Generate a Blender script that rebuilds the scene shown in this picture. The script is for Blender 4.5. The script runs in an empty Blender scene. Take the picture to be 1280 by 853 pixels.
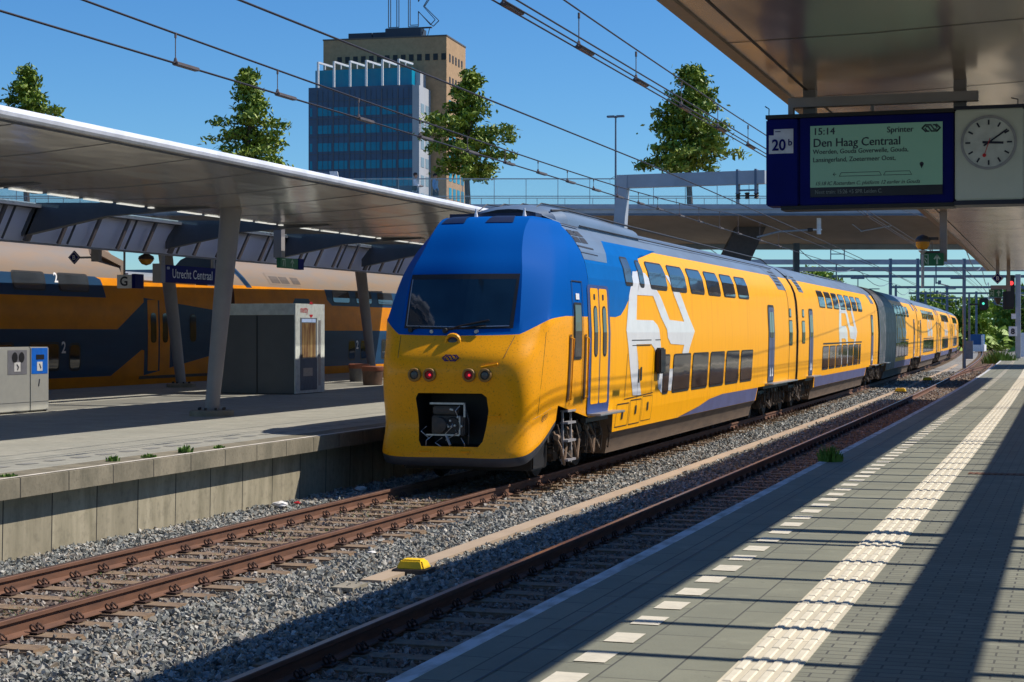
import bpy, bmesh, math, random
import numpy as np
from mathutils import Vector, Matrix
random.seed(7); rng=np.random.default_rng(7)
R=math.radians
SC=bpy.context.scene; COL=SC.collection
KC=2.36e-4
TH=0.3147
CAMZ=2.45
# ------------------------------------------------------------------ camera
cam=bpy.data.cameras.new('camera'); camo=bpy.data.objects.new('camera',cam); COL.objects.link(camo)
camo.location=(0,0,CAMZ); camo.rotation_euler=(R(90),0,TH)
cam.sensor_width=36; cam.lens=61.47; cam.shift_y=-0.00844; cam.clip_start=.1; cam.clip_end=3000
SC.camera=camo
# ------------------------------------------------------------------ light
SUN=Vector((.75,.40,1.0)).normalized()
el=math.asin(SUN.z); az=math.atan2(SUN.x,SUN.y)
w=bpy.data.worlds.new('World'); SC.world=w; w.use_nodes=True
nt=w.node_tree; nt.nodes.clear()
sky=nt.nodes.new('ShaderNodeTexSky'); sky.sky_type='NISHITA'; sky.sun_disc=False
sky.sun_elevation=el; sky.sun_rotation=az; sky.altitude=0; sky.air_density=1.0; sky.dust_density=.1; sky.ozone_density=3.0
bg=nt.nodes.new('ShaderNodeBackground'); bg.inputs[1].default_value=.094
wo=nt.nodes.new('ShaderNodeOutputWorld'); hs_=nt.nodes.new('ShaderNodeHueSaturation'); hs_.inputs['Saturation'].default_value=1.22; nt.links.new(sky.outputs[0],hs_.inputs['Color']); ml_=nt.nodes.new('ShaderNodeMix'); ml_.data_type='RGBA'; ml_.blend_type='MULTIPLY'; ml_.inputs[0].default_value=1; ml_.inputs[7].default_value=(.58,.88,1.14,1); nt.links.new(hs_.outputs[0],ml_.inputs[6]); nt.links.new(ml_.outputs[2],bg.inputs[0]); nt.links.new(bg.outputs[0],wo.inputs[0])
sl=bpy.data.lights.new('sun','SUN'); sl.energy=5.0; sl.angle=R(.53); sl.color=(1,.92,.80)
so=bpy.data.objects.new('sun',sl); COL.objects.link(so); so.rotation_euler=(-SUN).to_track_quat('-Z','Y').to_euler()
SC.view_settings.view_transform='Standard'; SC.view_settings.look='None'; SC.view_settings.exposure=.22; SC.view_settings.gamma=1
SC.cycles.max_bounces=6; SC.cycles.transparent_max_bounces=16
# ------------------------------------------------------------------ materials
MATS={}
def _new(name):
    m=bpy.data.materials.new(name); m.use_nodes=True; n=m.node_tree; n.nodes.clear()
    o=n.nodes.new('ShaderNodeOutputMaterial'); p=n.nodes.new('ShaderNodeBsdfPrincipled'); n.links.new(p.outputs[0],o.inputs[0])
    MATS[name]=m; return m,n,p
def mth(n,op,a,b=None,c=None):
    x=n.nodes.new('ShaderNodeMath'); x.operation=op
    for i,v in enumerate((a,b,c)):
        if v is None: continue
        if isinstance(v,(int,float)): x.inputs[i].default_value=v
        else: n.links.new(v,x.inputs[i])
    return x.outputs[0]
def mixc(n,f,a,b):
    x=n.nodes.new('ShaderNodeMix'); x.data_type='RGBA'
    for s,v in ((x.inputs[0],f),(x.inputs[6],a),(x.inputs[7],b)):
        if isinstance(v,(int,float)): s.default_value=v
        elif isinstance(v,tuple): s.default_value=(*v[:3],1)
        else: n.links.new(v,s)
    return x.outputs[2]
def coords(n,scale=(1,1,1)):
    t=n.nodes.new('ShaderNodeTexCoord'); mp=n.nodes.new('ShaderNodeMapping'); mp.inputs['Scale'].default_value=scale
    n.links.new(t.outputs['Object'],mp.inputs[0]); return mp.outputs[0]
def noise(n,v,scale,detail=4,rough=.6):
    x=n.nodes.new('ShaderNodeTexNoise'); n.links.new(v,x.inputs['Vector']); x.inputs['Scale'].default_value=scale
    x.inputs['Detail'].default_value=detail; x.inputs['Roughness'].default_value=rough; return x.outputs[0]
def ramp(n,f,a,b):
    x=n.nodes.new('ShaderNodeMapRange'); n.links.new(f,x.inputs[0]); x.inputs[1].default_value=a; x.inputs[2].default_value=b; return x.outputs[0]
def bumpn(n,p,h,st,dist=.01):
    b=n.nodes.new('ShaderNodeBump'); b.inputs['Strength'].default_value=st; b.inputs['Distance'].default_value=dist
    n.links.new(h,b.inputs['Height']); n.links.new(b.outputs[0],p.inputs['Normal'])
def mat(name,c,c2=None,rough=.6,metal=0,sc=6,stretch=(1,1,1),lo=.4,hi=.7,bump=0,bsc=60,bd=.01,spec=.5,coat=0,rv=0,fine=0,clr=0):
    """two-tone noise material"""
    if name in MATS: return MATS[name]
    m,n,p=_new(name)
    if c2 is None: c2=tuple(x*.75 for x in c)
    v=coords(n,stretch); f=ramp(n,noise(n,v,sc,6),lo,hi)
    col=mixc(n,f,c,c2)
    if fine:
        v2=coords(n); g=ramp(n,noise(n,v2,fine,2),.3,.7); col=mixc(n,mth(n,'MULTIPLY',g,.35),col,tuple(x*.45 for x in c))
    n.links.new(col,p.inputs['Base Color'])
    p.inputs['Metallic'].default_value=metal; p.inputs['Specular IOR Level'].default_value=spec
    p.inputs['Roughness'].default_value=rough
    if rv: n.links.new(mth(n,'MULTIPLY_ADD',f,rv,rough),p.inputs['Roughness'])
    if coat: p.inputs['Coat Weight'].default_value=coat; p.inputs['Coat Roughness'].default_value=clr
    if bump:
        v3=coords(n); bumpn(n,p,noise(n,v3,bsc,3),bump,bd)
    return m
def emis(name,c,s):
    m,n,p=_new(name); p.inputs['Base Color'].default_value=(*c,1); p.inputs['Emission Color'].default_value=(*c,1); p.inputs['Emission Strength'].default_value=s; return m
def glassy(name,c,rough=.08,spec=.6):
    m,n,p=_new(name); v=coords(n); f=noise(n,v,1.2,2)
    n.links.new(mixc(n,ramp(n,f,.35,.65),c,tuple(x*.6 for x in c)),p.inputs['Base Color']); p.inputs['Roughness'].default_value=rough; p.inputs['Specular IOR Level'].default_value=spec
    bumpn(n,p,noise(n,v,.8,1),.12,.05); return m
def clear(name,c,a):
    m,n,p=_new(name); p.inputs['Base Color'].default_value=(*c,1); p.inputs['Roughness'].default_value=.05; p.inputs['Alpha'].default_value=a; return m
def tiles(name,c,c2,grout,bw,bh,mort=.006,offset=.5,rot=0,bump=.3,var=.5,spk=.3):
    m,n,p=_new(name); t=n.nodes.new('ShaderNodeTexCoord'); mp=n.nodes.new('ShaderNodeMapping'); mp.inputs['Rotation'].default_value=(0,0,rot)
    n.links.new(t.outputs['Object'],mp.inputs[0])
    b=n.nodes.new('ShaderNodeTexBrick'); b.offset=offset; n.links.new(mp.outputs[0],b.inputs[0])
    b.inputs['Color1'].default_value=(*c,1); b.inputs['Color2'].default_value=(*c2,1); b.inputs['Mortar'].default_value=(*grout,1)
    b.inputs['Scale'].default_value=1; b.inputs['Mortar Size'].default_value=mort; b.inputs['Mortar Smooth'].default_value=.3; b.inputs['Brick Width'].default_value=bw; b.inputs['Row Height'].default_value=bh
    v=coords(n); f=noise(n,v,1.1,6,.7); g=noise(n,v,90,2)
    col=mixc(n,mth(n,'MULTIPLY',ramp(n,f,.35,.75),var),b.outputs[0],tuple(x*.45 for x in c))
    col=mixc(n,mth(n,'MULTIPLY',ramp(n,g,.35,.7),spk),col,tuple(x*.5 for x in c)); col=mixc(n,mth(n,'MULTIPLY',ramp(n,noise(n,v,13,3,.5),.66,.72),.4),col,tuple(x*.35 for x in c)); col=mixc(n,mth(n,'MULTIPLY',ramp(n,noise(n,v,3.1,4,.6),.6,.75),.35),col,tuple(min(1,x*1.5) for x in c))
    n.links.new(col,p.inputs['Base Color']); p.inputs['Roughness'].default_value=.8
    h=mth(n,'MULTIPLY_ADD',b.outputs['Fac'],-1.0,mth(n,'MULTIPLY',g,.25)); bumpn(n,p,h,bump,.006)
    return m
YEL=mat('yellow_paint',(.93,.41,.0),(.80,.32,.006),rough=.42,spec=.12,sc=2.2,stretch=(3,3,.22),coat=.06,clr=.12,fine=0,lo=.5,hi=.8)
YELD=mat('yellow_front_paint',(.92,.375,.0),(.36,.14,.012),rough=.42,spec=.2,sc=34,lo=.55,hi=.78,coat=.2,clr=.15)
BLU=mat('blue_paint',(.0,.115,.40),(.0,.095,.34),rough=.4,spec=.04,sc=2,coat=.03,clr=.1,lo=.4,hi=.8)
BLUF=mat('blue_front_paint',(.0,.085,.36),(.03,.14,.42),rough=.6,spec=.03,sc=22,coat=.03,clr=.12,lo=.66,hi=.85)
ROOF=mat('roof_grey_paint',(.11,.17,.26),(.09,.13,.19),rough=.5,sc=1.2,stretch=(2,.5,1),bump=.1,bsc=8)
SKIRT=mat('slate_blue_paint',(.10,.11,.24),(.08,.08,.17),rough=.45,sc=2)
UNDER=mat('brown_underframe',(.15,.10,.065),(.09,.06,.04),rough=.8,sc=3,stretch=(1,.4,2))
BLK=mat('black_rubber',(.012,.012,.014),rough=.55)
DRK=mat('dark_steel',(.035,.033,.032),(.07,.05,.04),rough=.6,sc=12)
BOGM=mat('dusty_bogie_steel',(.05,.038,.03),(.16,.10,.06),rough=.8,sc=14,lo=.5,hi=.7)
GLS=glassy('train_window_glass',(.05,.042,.04),.06,.7)
GLSU=glassy('upper_window_glass',(.03,.04,.055),.04,1.0)
WSH=glassy('windscreen_glass',(.012,.035,.06),.04,.6)
WHT=mat('white_livery',(.74,.75,.78),(.66,.67,.70),rough=.35,sc=3,coat=.3)
SIL=mat('silver_steel',(.42,.43,.45),rough=.35,metal=.6,sc=20)
DKB=mat('navy_paint',(.008,.04,.10),(.012,.055,.13),rough=.5,spec=.2,sc=1.2,stretch=(1,.35,2),coat=.06,clr=.08)
ORG=mat('orange_paint',(.72,.25,.0),(.56,.19,.004),rough=.5,spec=.2,sc=1.5,stretch=(1,.6,1),coat=.05,clr=.1)
BEIGE=mat('beige_roof',(.235,.165,.11),(.19,.165,.145),rough=.55,sc=1.5,stretch=(1,.4,2))
RUST=mat('rail_rust',(.15,.068,.038),(.09,.042,.026),rough=.75,sc=5,stretch=(3,.6,3),bump=.15,bsc=40)
RAILT=mat('rail_running_band',(.15,.075,.05),(.12,.08,.07),rough=.35,metal=.5,sc=2,stretch=(3,.2,1))
RAILS=mat('used_rail_band',(.42,.27,.18),(.45,.38,.33),rough=.3,metal=.8,sc=1,stretch=(3,.1,1))
CLIP=mat('rail_clip_rust',(.07,.035,.025),rough=.8)
SLP=mat('dusty_sleeper',(.24,.165,.10),(.13,.09,.065),rough=.9,sc=7,bump=.4,bsc=30,bd=.02)
CONC=mat('weathered_concrete',(.30,.27,.21),(.17,.16,.12),rough=.9,sc=2.5,stretch=(1,1,.4),bump=.3,bsc=50,fine=30)
CONCD=mat('bridge_soffit_concrete',(.30,.23,.18),(.25,.19,.15),rough=.8,sc=.6,stretch=(2,1,1))
LGREY=mat('light_grey_steel',(.36,.40,.46),(.30,.33,.38),rough=.5,sc=1.5)
POSTG=mat('grey_painted_steel',(.26,.25,.26),(.22,.21,.22),rough=.5,sc=2)
GALV=mat('galvanised_steel',(.36,.38,.40),(.28,.30,.33),rough=.42,metal=.4,sc=9)
GANT=mat('slate_gantry_steel',(.12,.17,.24),(.09,.13,.19),rough=.6,sc=3)
WIRE=mat('wire_copper_dark',(.035,.03,.035),rough=.5,metal=.5)
FIT=mat('wire_fitting',(.16,.12,.11),rough=.5,metal=.4)
ALU=None
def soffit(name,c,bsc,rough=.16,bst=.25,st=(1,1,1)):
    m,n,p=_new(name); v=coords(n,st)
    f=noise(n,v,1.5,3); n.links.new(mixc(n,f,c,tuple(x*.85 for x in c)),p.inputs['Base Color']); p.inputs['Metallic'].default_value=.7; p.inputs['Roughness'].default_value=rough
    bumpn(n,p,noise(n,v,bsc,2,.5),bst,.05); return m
ALUL=soffit('polished_soffit',(.84,.80,.74),1.1,.17,.6,(1,.35,1))
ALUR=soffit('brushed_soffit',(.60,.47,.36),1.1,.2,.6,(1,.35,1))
LIPM=mat('white_canopy_lip',(.74,.76,.82),rough=.35,sc=2)
FROST=mat('frosted_panel',(.90,.90,.97),(.86,.86,.94),rough=.5,sc=3)
_n=FROST.node_tree; _tr=_n.nodes.new('ShaderNodeBsdfTranslucent'); _tr.inputs[0].default_value=(.6,.62,.72,1); _mx=_n.nodes.new('ShaderNodeMixShader'); _mx.inputs[0].default_value=.5
_n.links.new([x for x in _n.nodes if x.type=='BSDF_PRINCIPLED'][0].outputs[0],_mx.inputs[1]); _n.links.new(_tr.outputs[0],_mx.inputs[2]); _n.links.new(_mx.outputs[0],[x for x in _n.nodes if x.type=='OUTPUT_MATERIAL'][0].inputs[0])
SLATE=mat('slate_glazing',(.06,.085,.11),(.05,.07,.09),rough=.3,sc=1)
BEAMD=mat('dark_grey_beam',(.075,.08,.095),rough=.5,sc=2)
NAVY=mat('sign_navy',(.001,.005,.13),(.001,.004,.10),spec=.12,rough=.5,sc=3)
SIGNW=mat('sign_white',(.80,.81,.84),rough=.5)
EXITG=mat('exit_green',(.006,.14,.045),rough=.4)
MILK=mat('milky_panel',(.50,.54,.48),(.44,.48,.43),rough=.25,sc=1.5)
TXD=mat('dark_print',(.008,.012,.035),rough=.5)
REDM=mat('signal_red_print',(.55,.01,.02),rough=.5)
LEAF=mat('tree_leaf',(.22,.29,.02),(.08,.15,.012),rough=.55,sc=2.2,lo=.4,hi=.62)
LEAF2=mat('distant_leaf',(.24,.36,.03),(.13,.22,.02),rough=.6,sc=.5)
BARK=mat('bark',(.10,.07,.05),(.06,.045,.03),rough=.9,sc=10)
WEED=mat('weed_green',(.10,.20,.02),(.06,.13,.015),rough=.6,sc=20)
WEEDR=mat('weed_red',(.17,.07,.035),(.13,.13,.04),rough=.8,sc=9)
# ------------------------------------------------------------------ mesh helpers
class MB:
    def __init__(s): s.v=[]; s.f=[]; s.m=[]
    def add(s,vs,fs,mi=0):
        o=len(s.v); s.v+= [tuple(map(float,q)) for q in vs]; s.f+=[tuple(i+o for i in f) for f in fs]; s.m+=[mi]*len(fs); return s
    def box(s,x0,x1,y0,y1,z0,z1,mi=0):
        return s.add([(x0,y0,z0),(x1,y0,z0),(x1,y1,z0),(x0,y1,z0),(x0,y0,z1),(x1,y0,z1),(x1,y1,z1),(x0,y1,z1)],[(0,3,2,1),(4,5,6,7),(0,1,5,4),(1,2,6,5),(2,3,7,6),(3,0,4,7)],mi)
    def bbox(s,x0,x1,y0,y1,z0,z1,b=.01,mi=0):
        bm=bmesh.new(); r=bmesh.ops.create_cube(bm,size=1)
        for v in bm.verts: v.co=Vector(((x0+x1)/2+v.co.x*(x1-x0),(y0+y1)/2+v.co.y*(y1-y0),(z0+z1)/2+v.co.z*(z1-z0)))
        bmesh.ops.bevel(bm,geom=list(bm.edges),offset=b,segments=2,affect='EDGES'); s.bm(bm,mi); return s
    def bm(s,bm,mi=0):
        bm.verts.index_update(); s.add([v.co for v in bm.verts],[[v.index for v in f.verts] for f in bm.faces],mi); bm.free(); return s
    def tube(s,pts,r,n=6,mi=0,cap=True):
        pts=[Vector(p) for p in pts]; rs=r if isinstance(r,(list,tuple)) else [r]*len(pts); vs=[];fs=[]
        up=Vector((0,0,1))
        for i,p in enumerate(pts):
            d=(pts[min(i+1,len(pts)-1)]-pts[max(i-1,0)]).normalized()
            a=d.cross(up); 
            if a.length<.05: a=d.cross(Vector((1,0,0)))
            a.normalize(); b=d.cross(a)
            for k in range(n):
                t=2*math.pi*k/n; vs.append(p+a*math.cos(t)*rs[i]+b*math.sin(t)*rs[i])
        for i in range(len(pts)-1):
            for k in range(n): fs.append((i*n+k,i*n+(k+1)%n,(i+1)*n+(k+1)%n,(i+1)*n+k))
        if cap: fs.append(tuple(range(n-1,-1,-1))); fs.append(tuple((len(pts)-1)*n+k for k in range(n)))
        return s.add(vs,fs,mi)
    def beam(s,p0,p1,wd,ht,mi=0,w2=None,h2=None):
        p0=Vector(p0);p1=Vector(p1);d=(p1-p0).normalized(); a=d.cross(Vector((0,0,1)))
        if a.length<.05: a=Vector((1,0,0))
        a.normalize(); b=a.cross(d); w2=w2 or wd; h2=h2 or ht; vs=[]
        for p,ww,hh in((p0,wd,ht),(p1,w2,h2)):
            for sx,sz in((-1,-1),(1,-1),(1,1),(-1,1)): vs.append(p+a*sx*ww/2+b*sz*hh/2)
        return s.add(vs,[(3,2,1,0),(4,5,6,7),(0,1,5,4),(1,2,6,5),(2,3,7,6),(3,0,4,7)],mi)
    def lathe(s,prof,c=(0,0,0),n=20,mi=0,axis='z'):
        vs=[];fs=[]
        for r,h in prof:
            for k in range(n):
                t=2*math.pi*k/n; q=(r*math.cos(t),r*math.sin(t),h)
                if axis=='y': q=(q[0],h,q[1])
                if axis=='x': q=(h,q[0],q[1])
                vs.append((q[0]+c[0],q[1]+c[1],q[2]+c[2]))
        m=len(prof)
        for i in range(m-1):
            for k in range(n): fs.append((i*n+k,i*n+(k+1)%n,(i+1)*n+(k+1)%n,(i+1)*n+k))
        fs.append(tuple(range(n-1,-1,-1))); fs.append(tuple((m-1)*n+k for k in range(n)))
        return s.add(vs,fs,mi)
    def prism(s,poly,axis,a,b,mi=0):
        """polygon of 2-tuples extruded along axis from a to b"""
        n=len(poly); mk={'x':lambda p,t:(t,p[0],p[1]),'y':lambda p,t:(p[0],t,p[1]),'z':lambda p,t:(p[0],p[1],t)}[axis]
        vs=[mk(p,a) for p in poly]+[mk(p,b) for p in poly]
        return s.add(vs,[tuple(range(n)),tuple(range(2*n-1,n-1,-1))]+[(i,i+n,(i+1)%n+n,(i+1)%n) for i in range(n)],mi)
    def strip(s,prof,Ys,mi=0,closed=True,caps=True,bend=True,mis=None):
        """cross-section (x,z) swept along the curved track"""
        n=len(prof); vs=[];fs=[];o=len(s.v)
        for y in Ys:
            for x,z in prof: vs.append((bx(x,y) if bend else x,y,z))
        for i in range(len(Ys)-1):
            for k in range(n if closed else n-1):
                s.m.append(mis[k] if mis else mi); s.f.append(tuple(o+q for q in (i*n+k,(i+1)*n+k,(i+1)*n+(k+1)%n,i*n+(k+1)%n)))
        s.v+=[tuple(map(float,q)) for q in vs]
        if caps and closed:
            s.f.append(tuple(o+k for k in range(n))); s.f.append(tuple(o+(len(Ys)-1)*n+k for k in range(n-1,-1,-1))); s.m+=[mi,mi]
        return s
def bx(x,y): return x-KC/2*y*y
def mesh_obj(name,mb,mats,parent=None,org=None,smooth=False,recalc=True):
    me=bpy.data.meshes.new(name)
    o=Vector(org) if org is not None else Vector((0,0,0))
    me.from_pydata([(v[0]-o.x,v[1]-o.y,v[2]-o.z) for v in mb.v],[],mb.f)
    if not isinstance(mats,(list,tuple)): mats=[mats]
    for m in mats: me.materials.append(m)
    if len(mats)>1: me.polygons.foreach_set('material_index',mb.m)
    if recalc:
        bm=bmesh.new(); bm.from_mesh(me); bmesh.ops.recalc_face_normals(bm,faces=bm.faces)
        if smooth:
            for f in bm.faces: f.smooth=True
            for e in bm.edges:
                if len(e.link_faces)==2 and e.calc_face_angle(0)>R(32): e.smooth=False
        bm.to_mesh(me); bm.free()
    ob=bpy.data.objects.new(name,me); COL.objects.link(ob)
    if parent is not None: ob.parent=parent
    if org is not None and parent is None: ob.location=o
    return ob
def tag(o,label=None,cat=None,group=None,kind=None):
    if label: o['label']=label
    if cat: o['category']=cat
    if group: o['group']=group
    if kind: o['kind']=kind
    return o
def thing(name,label,cat,loc=(0,0,0),rz=0,group=None,kind=None):
    e=bpy.data.objects.new(name,None); COL.objects.link(e); e.location=loc; e.rotation_euler=(0,0,rz); e.empty_display_size=.2
    return tag(e,label,cat,group,kind)
SPLIT={'nose_seam','coupler_hose','class_number','track_number','balustrade_glass','tapered_beam','mullion','panel_seam','panel_line','roof_grille','rafter','bracket','insulator_arms','roof_rib','hanger','roof_bracket','roof_louvre','plant_room','handrail_post','insulator','delivery_flap','pictogram_plate','opening','livery_mark','stripe','lower_band','upper_band','graffiti','graffiti_stroke','hanging_frame','underframe','panel_joint','cover_strip','case_frame','facade_fin','column_bolt','hour_mark','letter_frame','rooftop_letters','lip_cap','machine_frame','outlet'}
def islands(mb):
    par=list(range(len(mb.v)))
    def fd(a):
        while par[a]!=a: par[a]=par[par[a]]; a=par[a]
        return a
    for f in mb.f:
        r=fd(f[0])
        for k in f[1:]: par[fd(k)]=r
    grp={}
    for f,mi in zip(mb.f,mb.m): grp.setdefault(fd(f[0]),[]).append((f,mi))
    out=[]
    for fs in grp.values():
        q=MB(); ix={}
        for f,mi in fs:
            for k in f:
                if k not in ix: ix[k]=len(q.v); q.v.append(mb.v[k])
            q.f.append(tuple(ix[k] for k in f)); q.m.append(mi)
        out.append(q)
    return out
def part(name,mb,m,parent,world=False,smooth=False):
    """mb in parent-local coords, or world coords when world=True (parent thing unrotated)"""
    if name in SPLIT:
        isl=islands(mb)
        if 1<len(isl)<=100:
            for q in isl: o=mesh_obj(name,q,m,parent,org=(parent.location if world else (0,0,0)),smooth=smooth)
            return o
    return mesh_obj(name,mb,m,parent,org=(parent.location if world else (0,0,0)) if parent else None,smooth=smooth)
def struct(name,mb,m,org=(0,0,0)): 
    return tag(mesh_obj(name,mb,m,org=org),kind='structure')
def copy_tree(o,parent=None):
    c=o.copy(); COL.objects.link(c)
    if parent is not None: c.parent=parent
    for ch in list(o.children): copy_tree(ch,c)
    return c
def text_mb(body,size,o,rt,up,off=.004,align='LEFT',shear=0,sx=1,mb=None,bold=0):
    cu=bpy.data.curves.new('t','FONT'); cu.body=body; cu.size=size; cu.align_x=align; cu.shear=shear; cu.resolution_u=3; cu.offset=bold
    ob=bpy.data.objects.new('t',cu); COL.objects.link(ob)
    dg=bpy.context.evaluated_depsgraph_get(); me=ob.evaluated_get(dg).to_mesh()
    rt=Vector(rt).normalized(); up=Vector(up).normalized(); nn=rt.cross(up); o=Vector(o); mb=mb or MB()
    mb.add([o+rt*v.co.x*sx+up*v.co.y+nn*off for v in me.vertices],[tuple(p.vertices) for p in me.polygons])
    ob.to_mesh_clear(); bpy.data.objects.remove(ob); bpy.data.curves.remove(cu); return mb
def strokes(mb,polys,o,rt,up,wd,off=.004):
    """thin ribbon lines drawn on a plane"""
    rt=Vector(rt);up=Vector(up);o=Vector(o);nn=rt.cross(up)
    for pl in polys:
        for i in range(len(pl)-1):
            a=Vector(pl[i]);b=Vector(pl[i+1]);d=(b-a).normalized();n=Vector((-d.y,d.x))*wd/2;a=a-d*wd/3;b=b+d*wd/3
            mb.add([o+rt*q.x+up*q.y+nn*off for q in (a-n,b-n,b+n,a+n)],[(0,1,2,3)])
    return mb
ARROW=[[(-.5,0),(-.38,.16),(-.12,.16),(.02,-.10),(.20,-.10),(.20,-.19),(.5,-.02),(.2,.17),(.2,.08),(.1,.08),(-.04,-.19),(-.36,-.19),(-.5,0)]]
def ns_logo(mb,o,rt,up,size,wd,off=.004):
    a=[[(-.5,.0),(-.33,.18),(-.02,.18),(.16,-.08),(.28,-.08)],[(.5,.0),(.33,-.18),(.02,-.18),(-.16,.08),(-.28,.08)],[(.3,.2),(.5,0),(.3,-.2)],[(-.3,.2),(-.5,0),(-.3,-.2)],[(-.33,-.02),(-.22,-.18),(-.12,-.18)],[(.33,.02),(.22,.18),(.12,.18)]]
    return strokes(mb,[[(x*size,y*size) for x,y in p] for p in a],o,rt,up,wd,off)
# ------------------------------------------------------------------ ground
YS=list(np.arange(-24,60,3.0))+list(np.arange(60,340,10.0))
gm=mat('rough_ground',(.16,.15,.11),(.09,.11,.05),rough=.95,sc=.25,bump=.4,bsc=4,bd=.1,fine=6)
g=MB(); g.add([(-2500,-600,-.5),(2500,-600,-.5),(2500,2900,-.5),(-2500,2900,-.5)],[(0,1,2,3)]); struct('ground',g,gm)
bal=MATS.get('x')
mB,nB,pB=_new('ballast_bed'); vB=coords(nB); vo=nB.nodes.new('ShaderNodeTexVoronoi'); nB.links.new(vB,vo.inputs['Vector']); vo.inputs['Scale'].default_value=17
hs=nB.nodes.new('ShaderNodeSeparateColor'); nB.links.new(vo.outputs['Color'],hs.inputs[0])
cB=mixc(nB,hs.outputs[0],(.10,.10,.10),(.33,.33,.31)); cB=mixc(nB,mth(nB,'MULTIPLY',ramp(nB,noise(nB,coords(nB,(2.2,.15,1)),.9,3),.45,.62),.22),cB,(.18,.12,.08))
nB.links.new(cB,pB.inputs['Base Color']); pB.inputs['Roughness'].default_value=.9; bumpn(nB,pB,vo.outputs['Distance'],-1.0,.05)
YB=list(np.arange(-20,60,2.0))+list(np.arange(60,300,6.0))
g=MB(); g.strip([(-11.85,-.235),(-11.0,-.21),(-7.2,-.225),(-3.55,-.22)],YB,closed=False); struct('ballast_bed',g,mB)
g=MB(); g.strip([(-3.4,-.26),(4,-.25),(14,-.3)],list(np.arange(127,300,8.0)),closed=False); struct('ballast_yard',g,mB)
g=MB(); g.strip([(-35.5,-.24),(-28.4,-.24)],YB,closed=False); struct('ballast_strip',g,mB)
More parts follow.
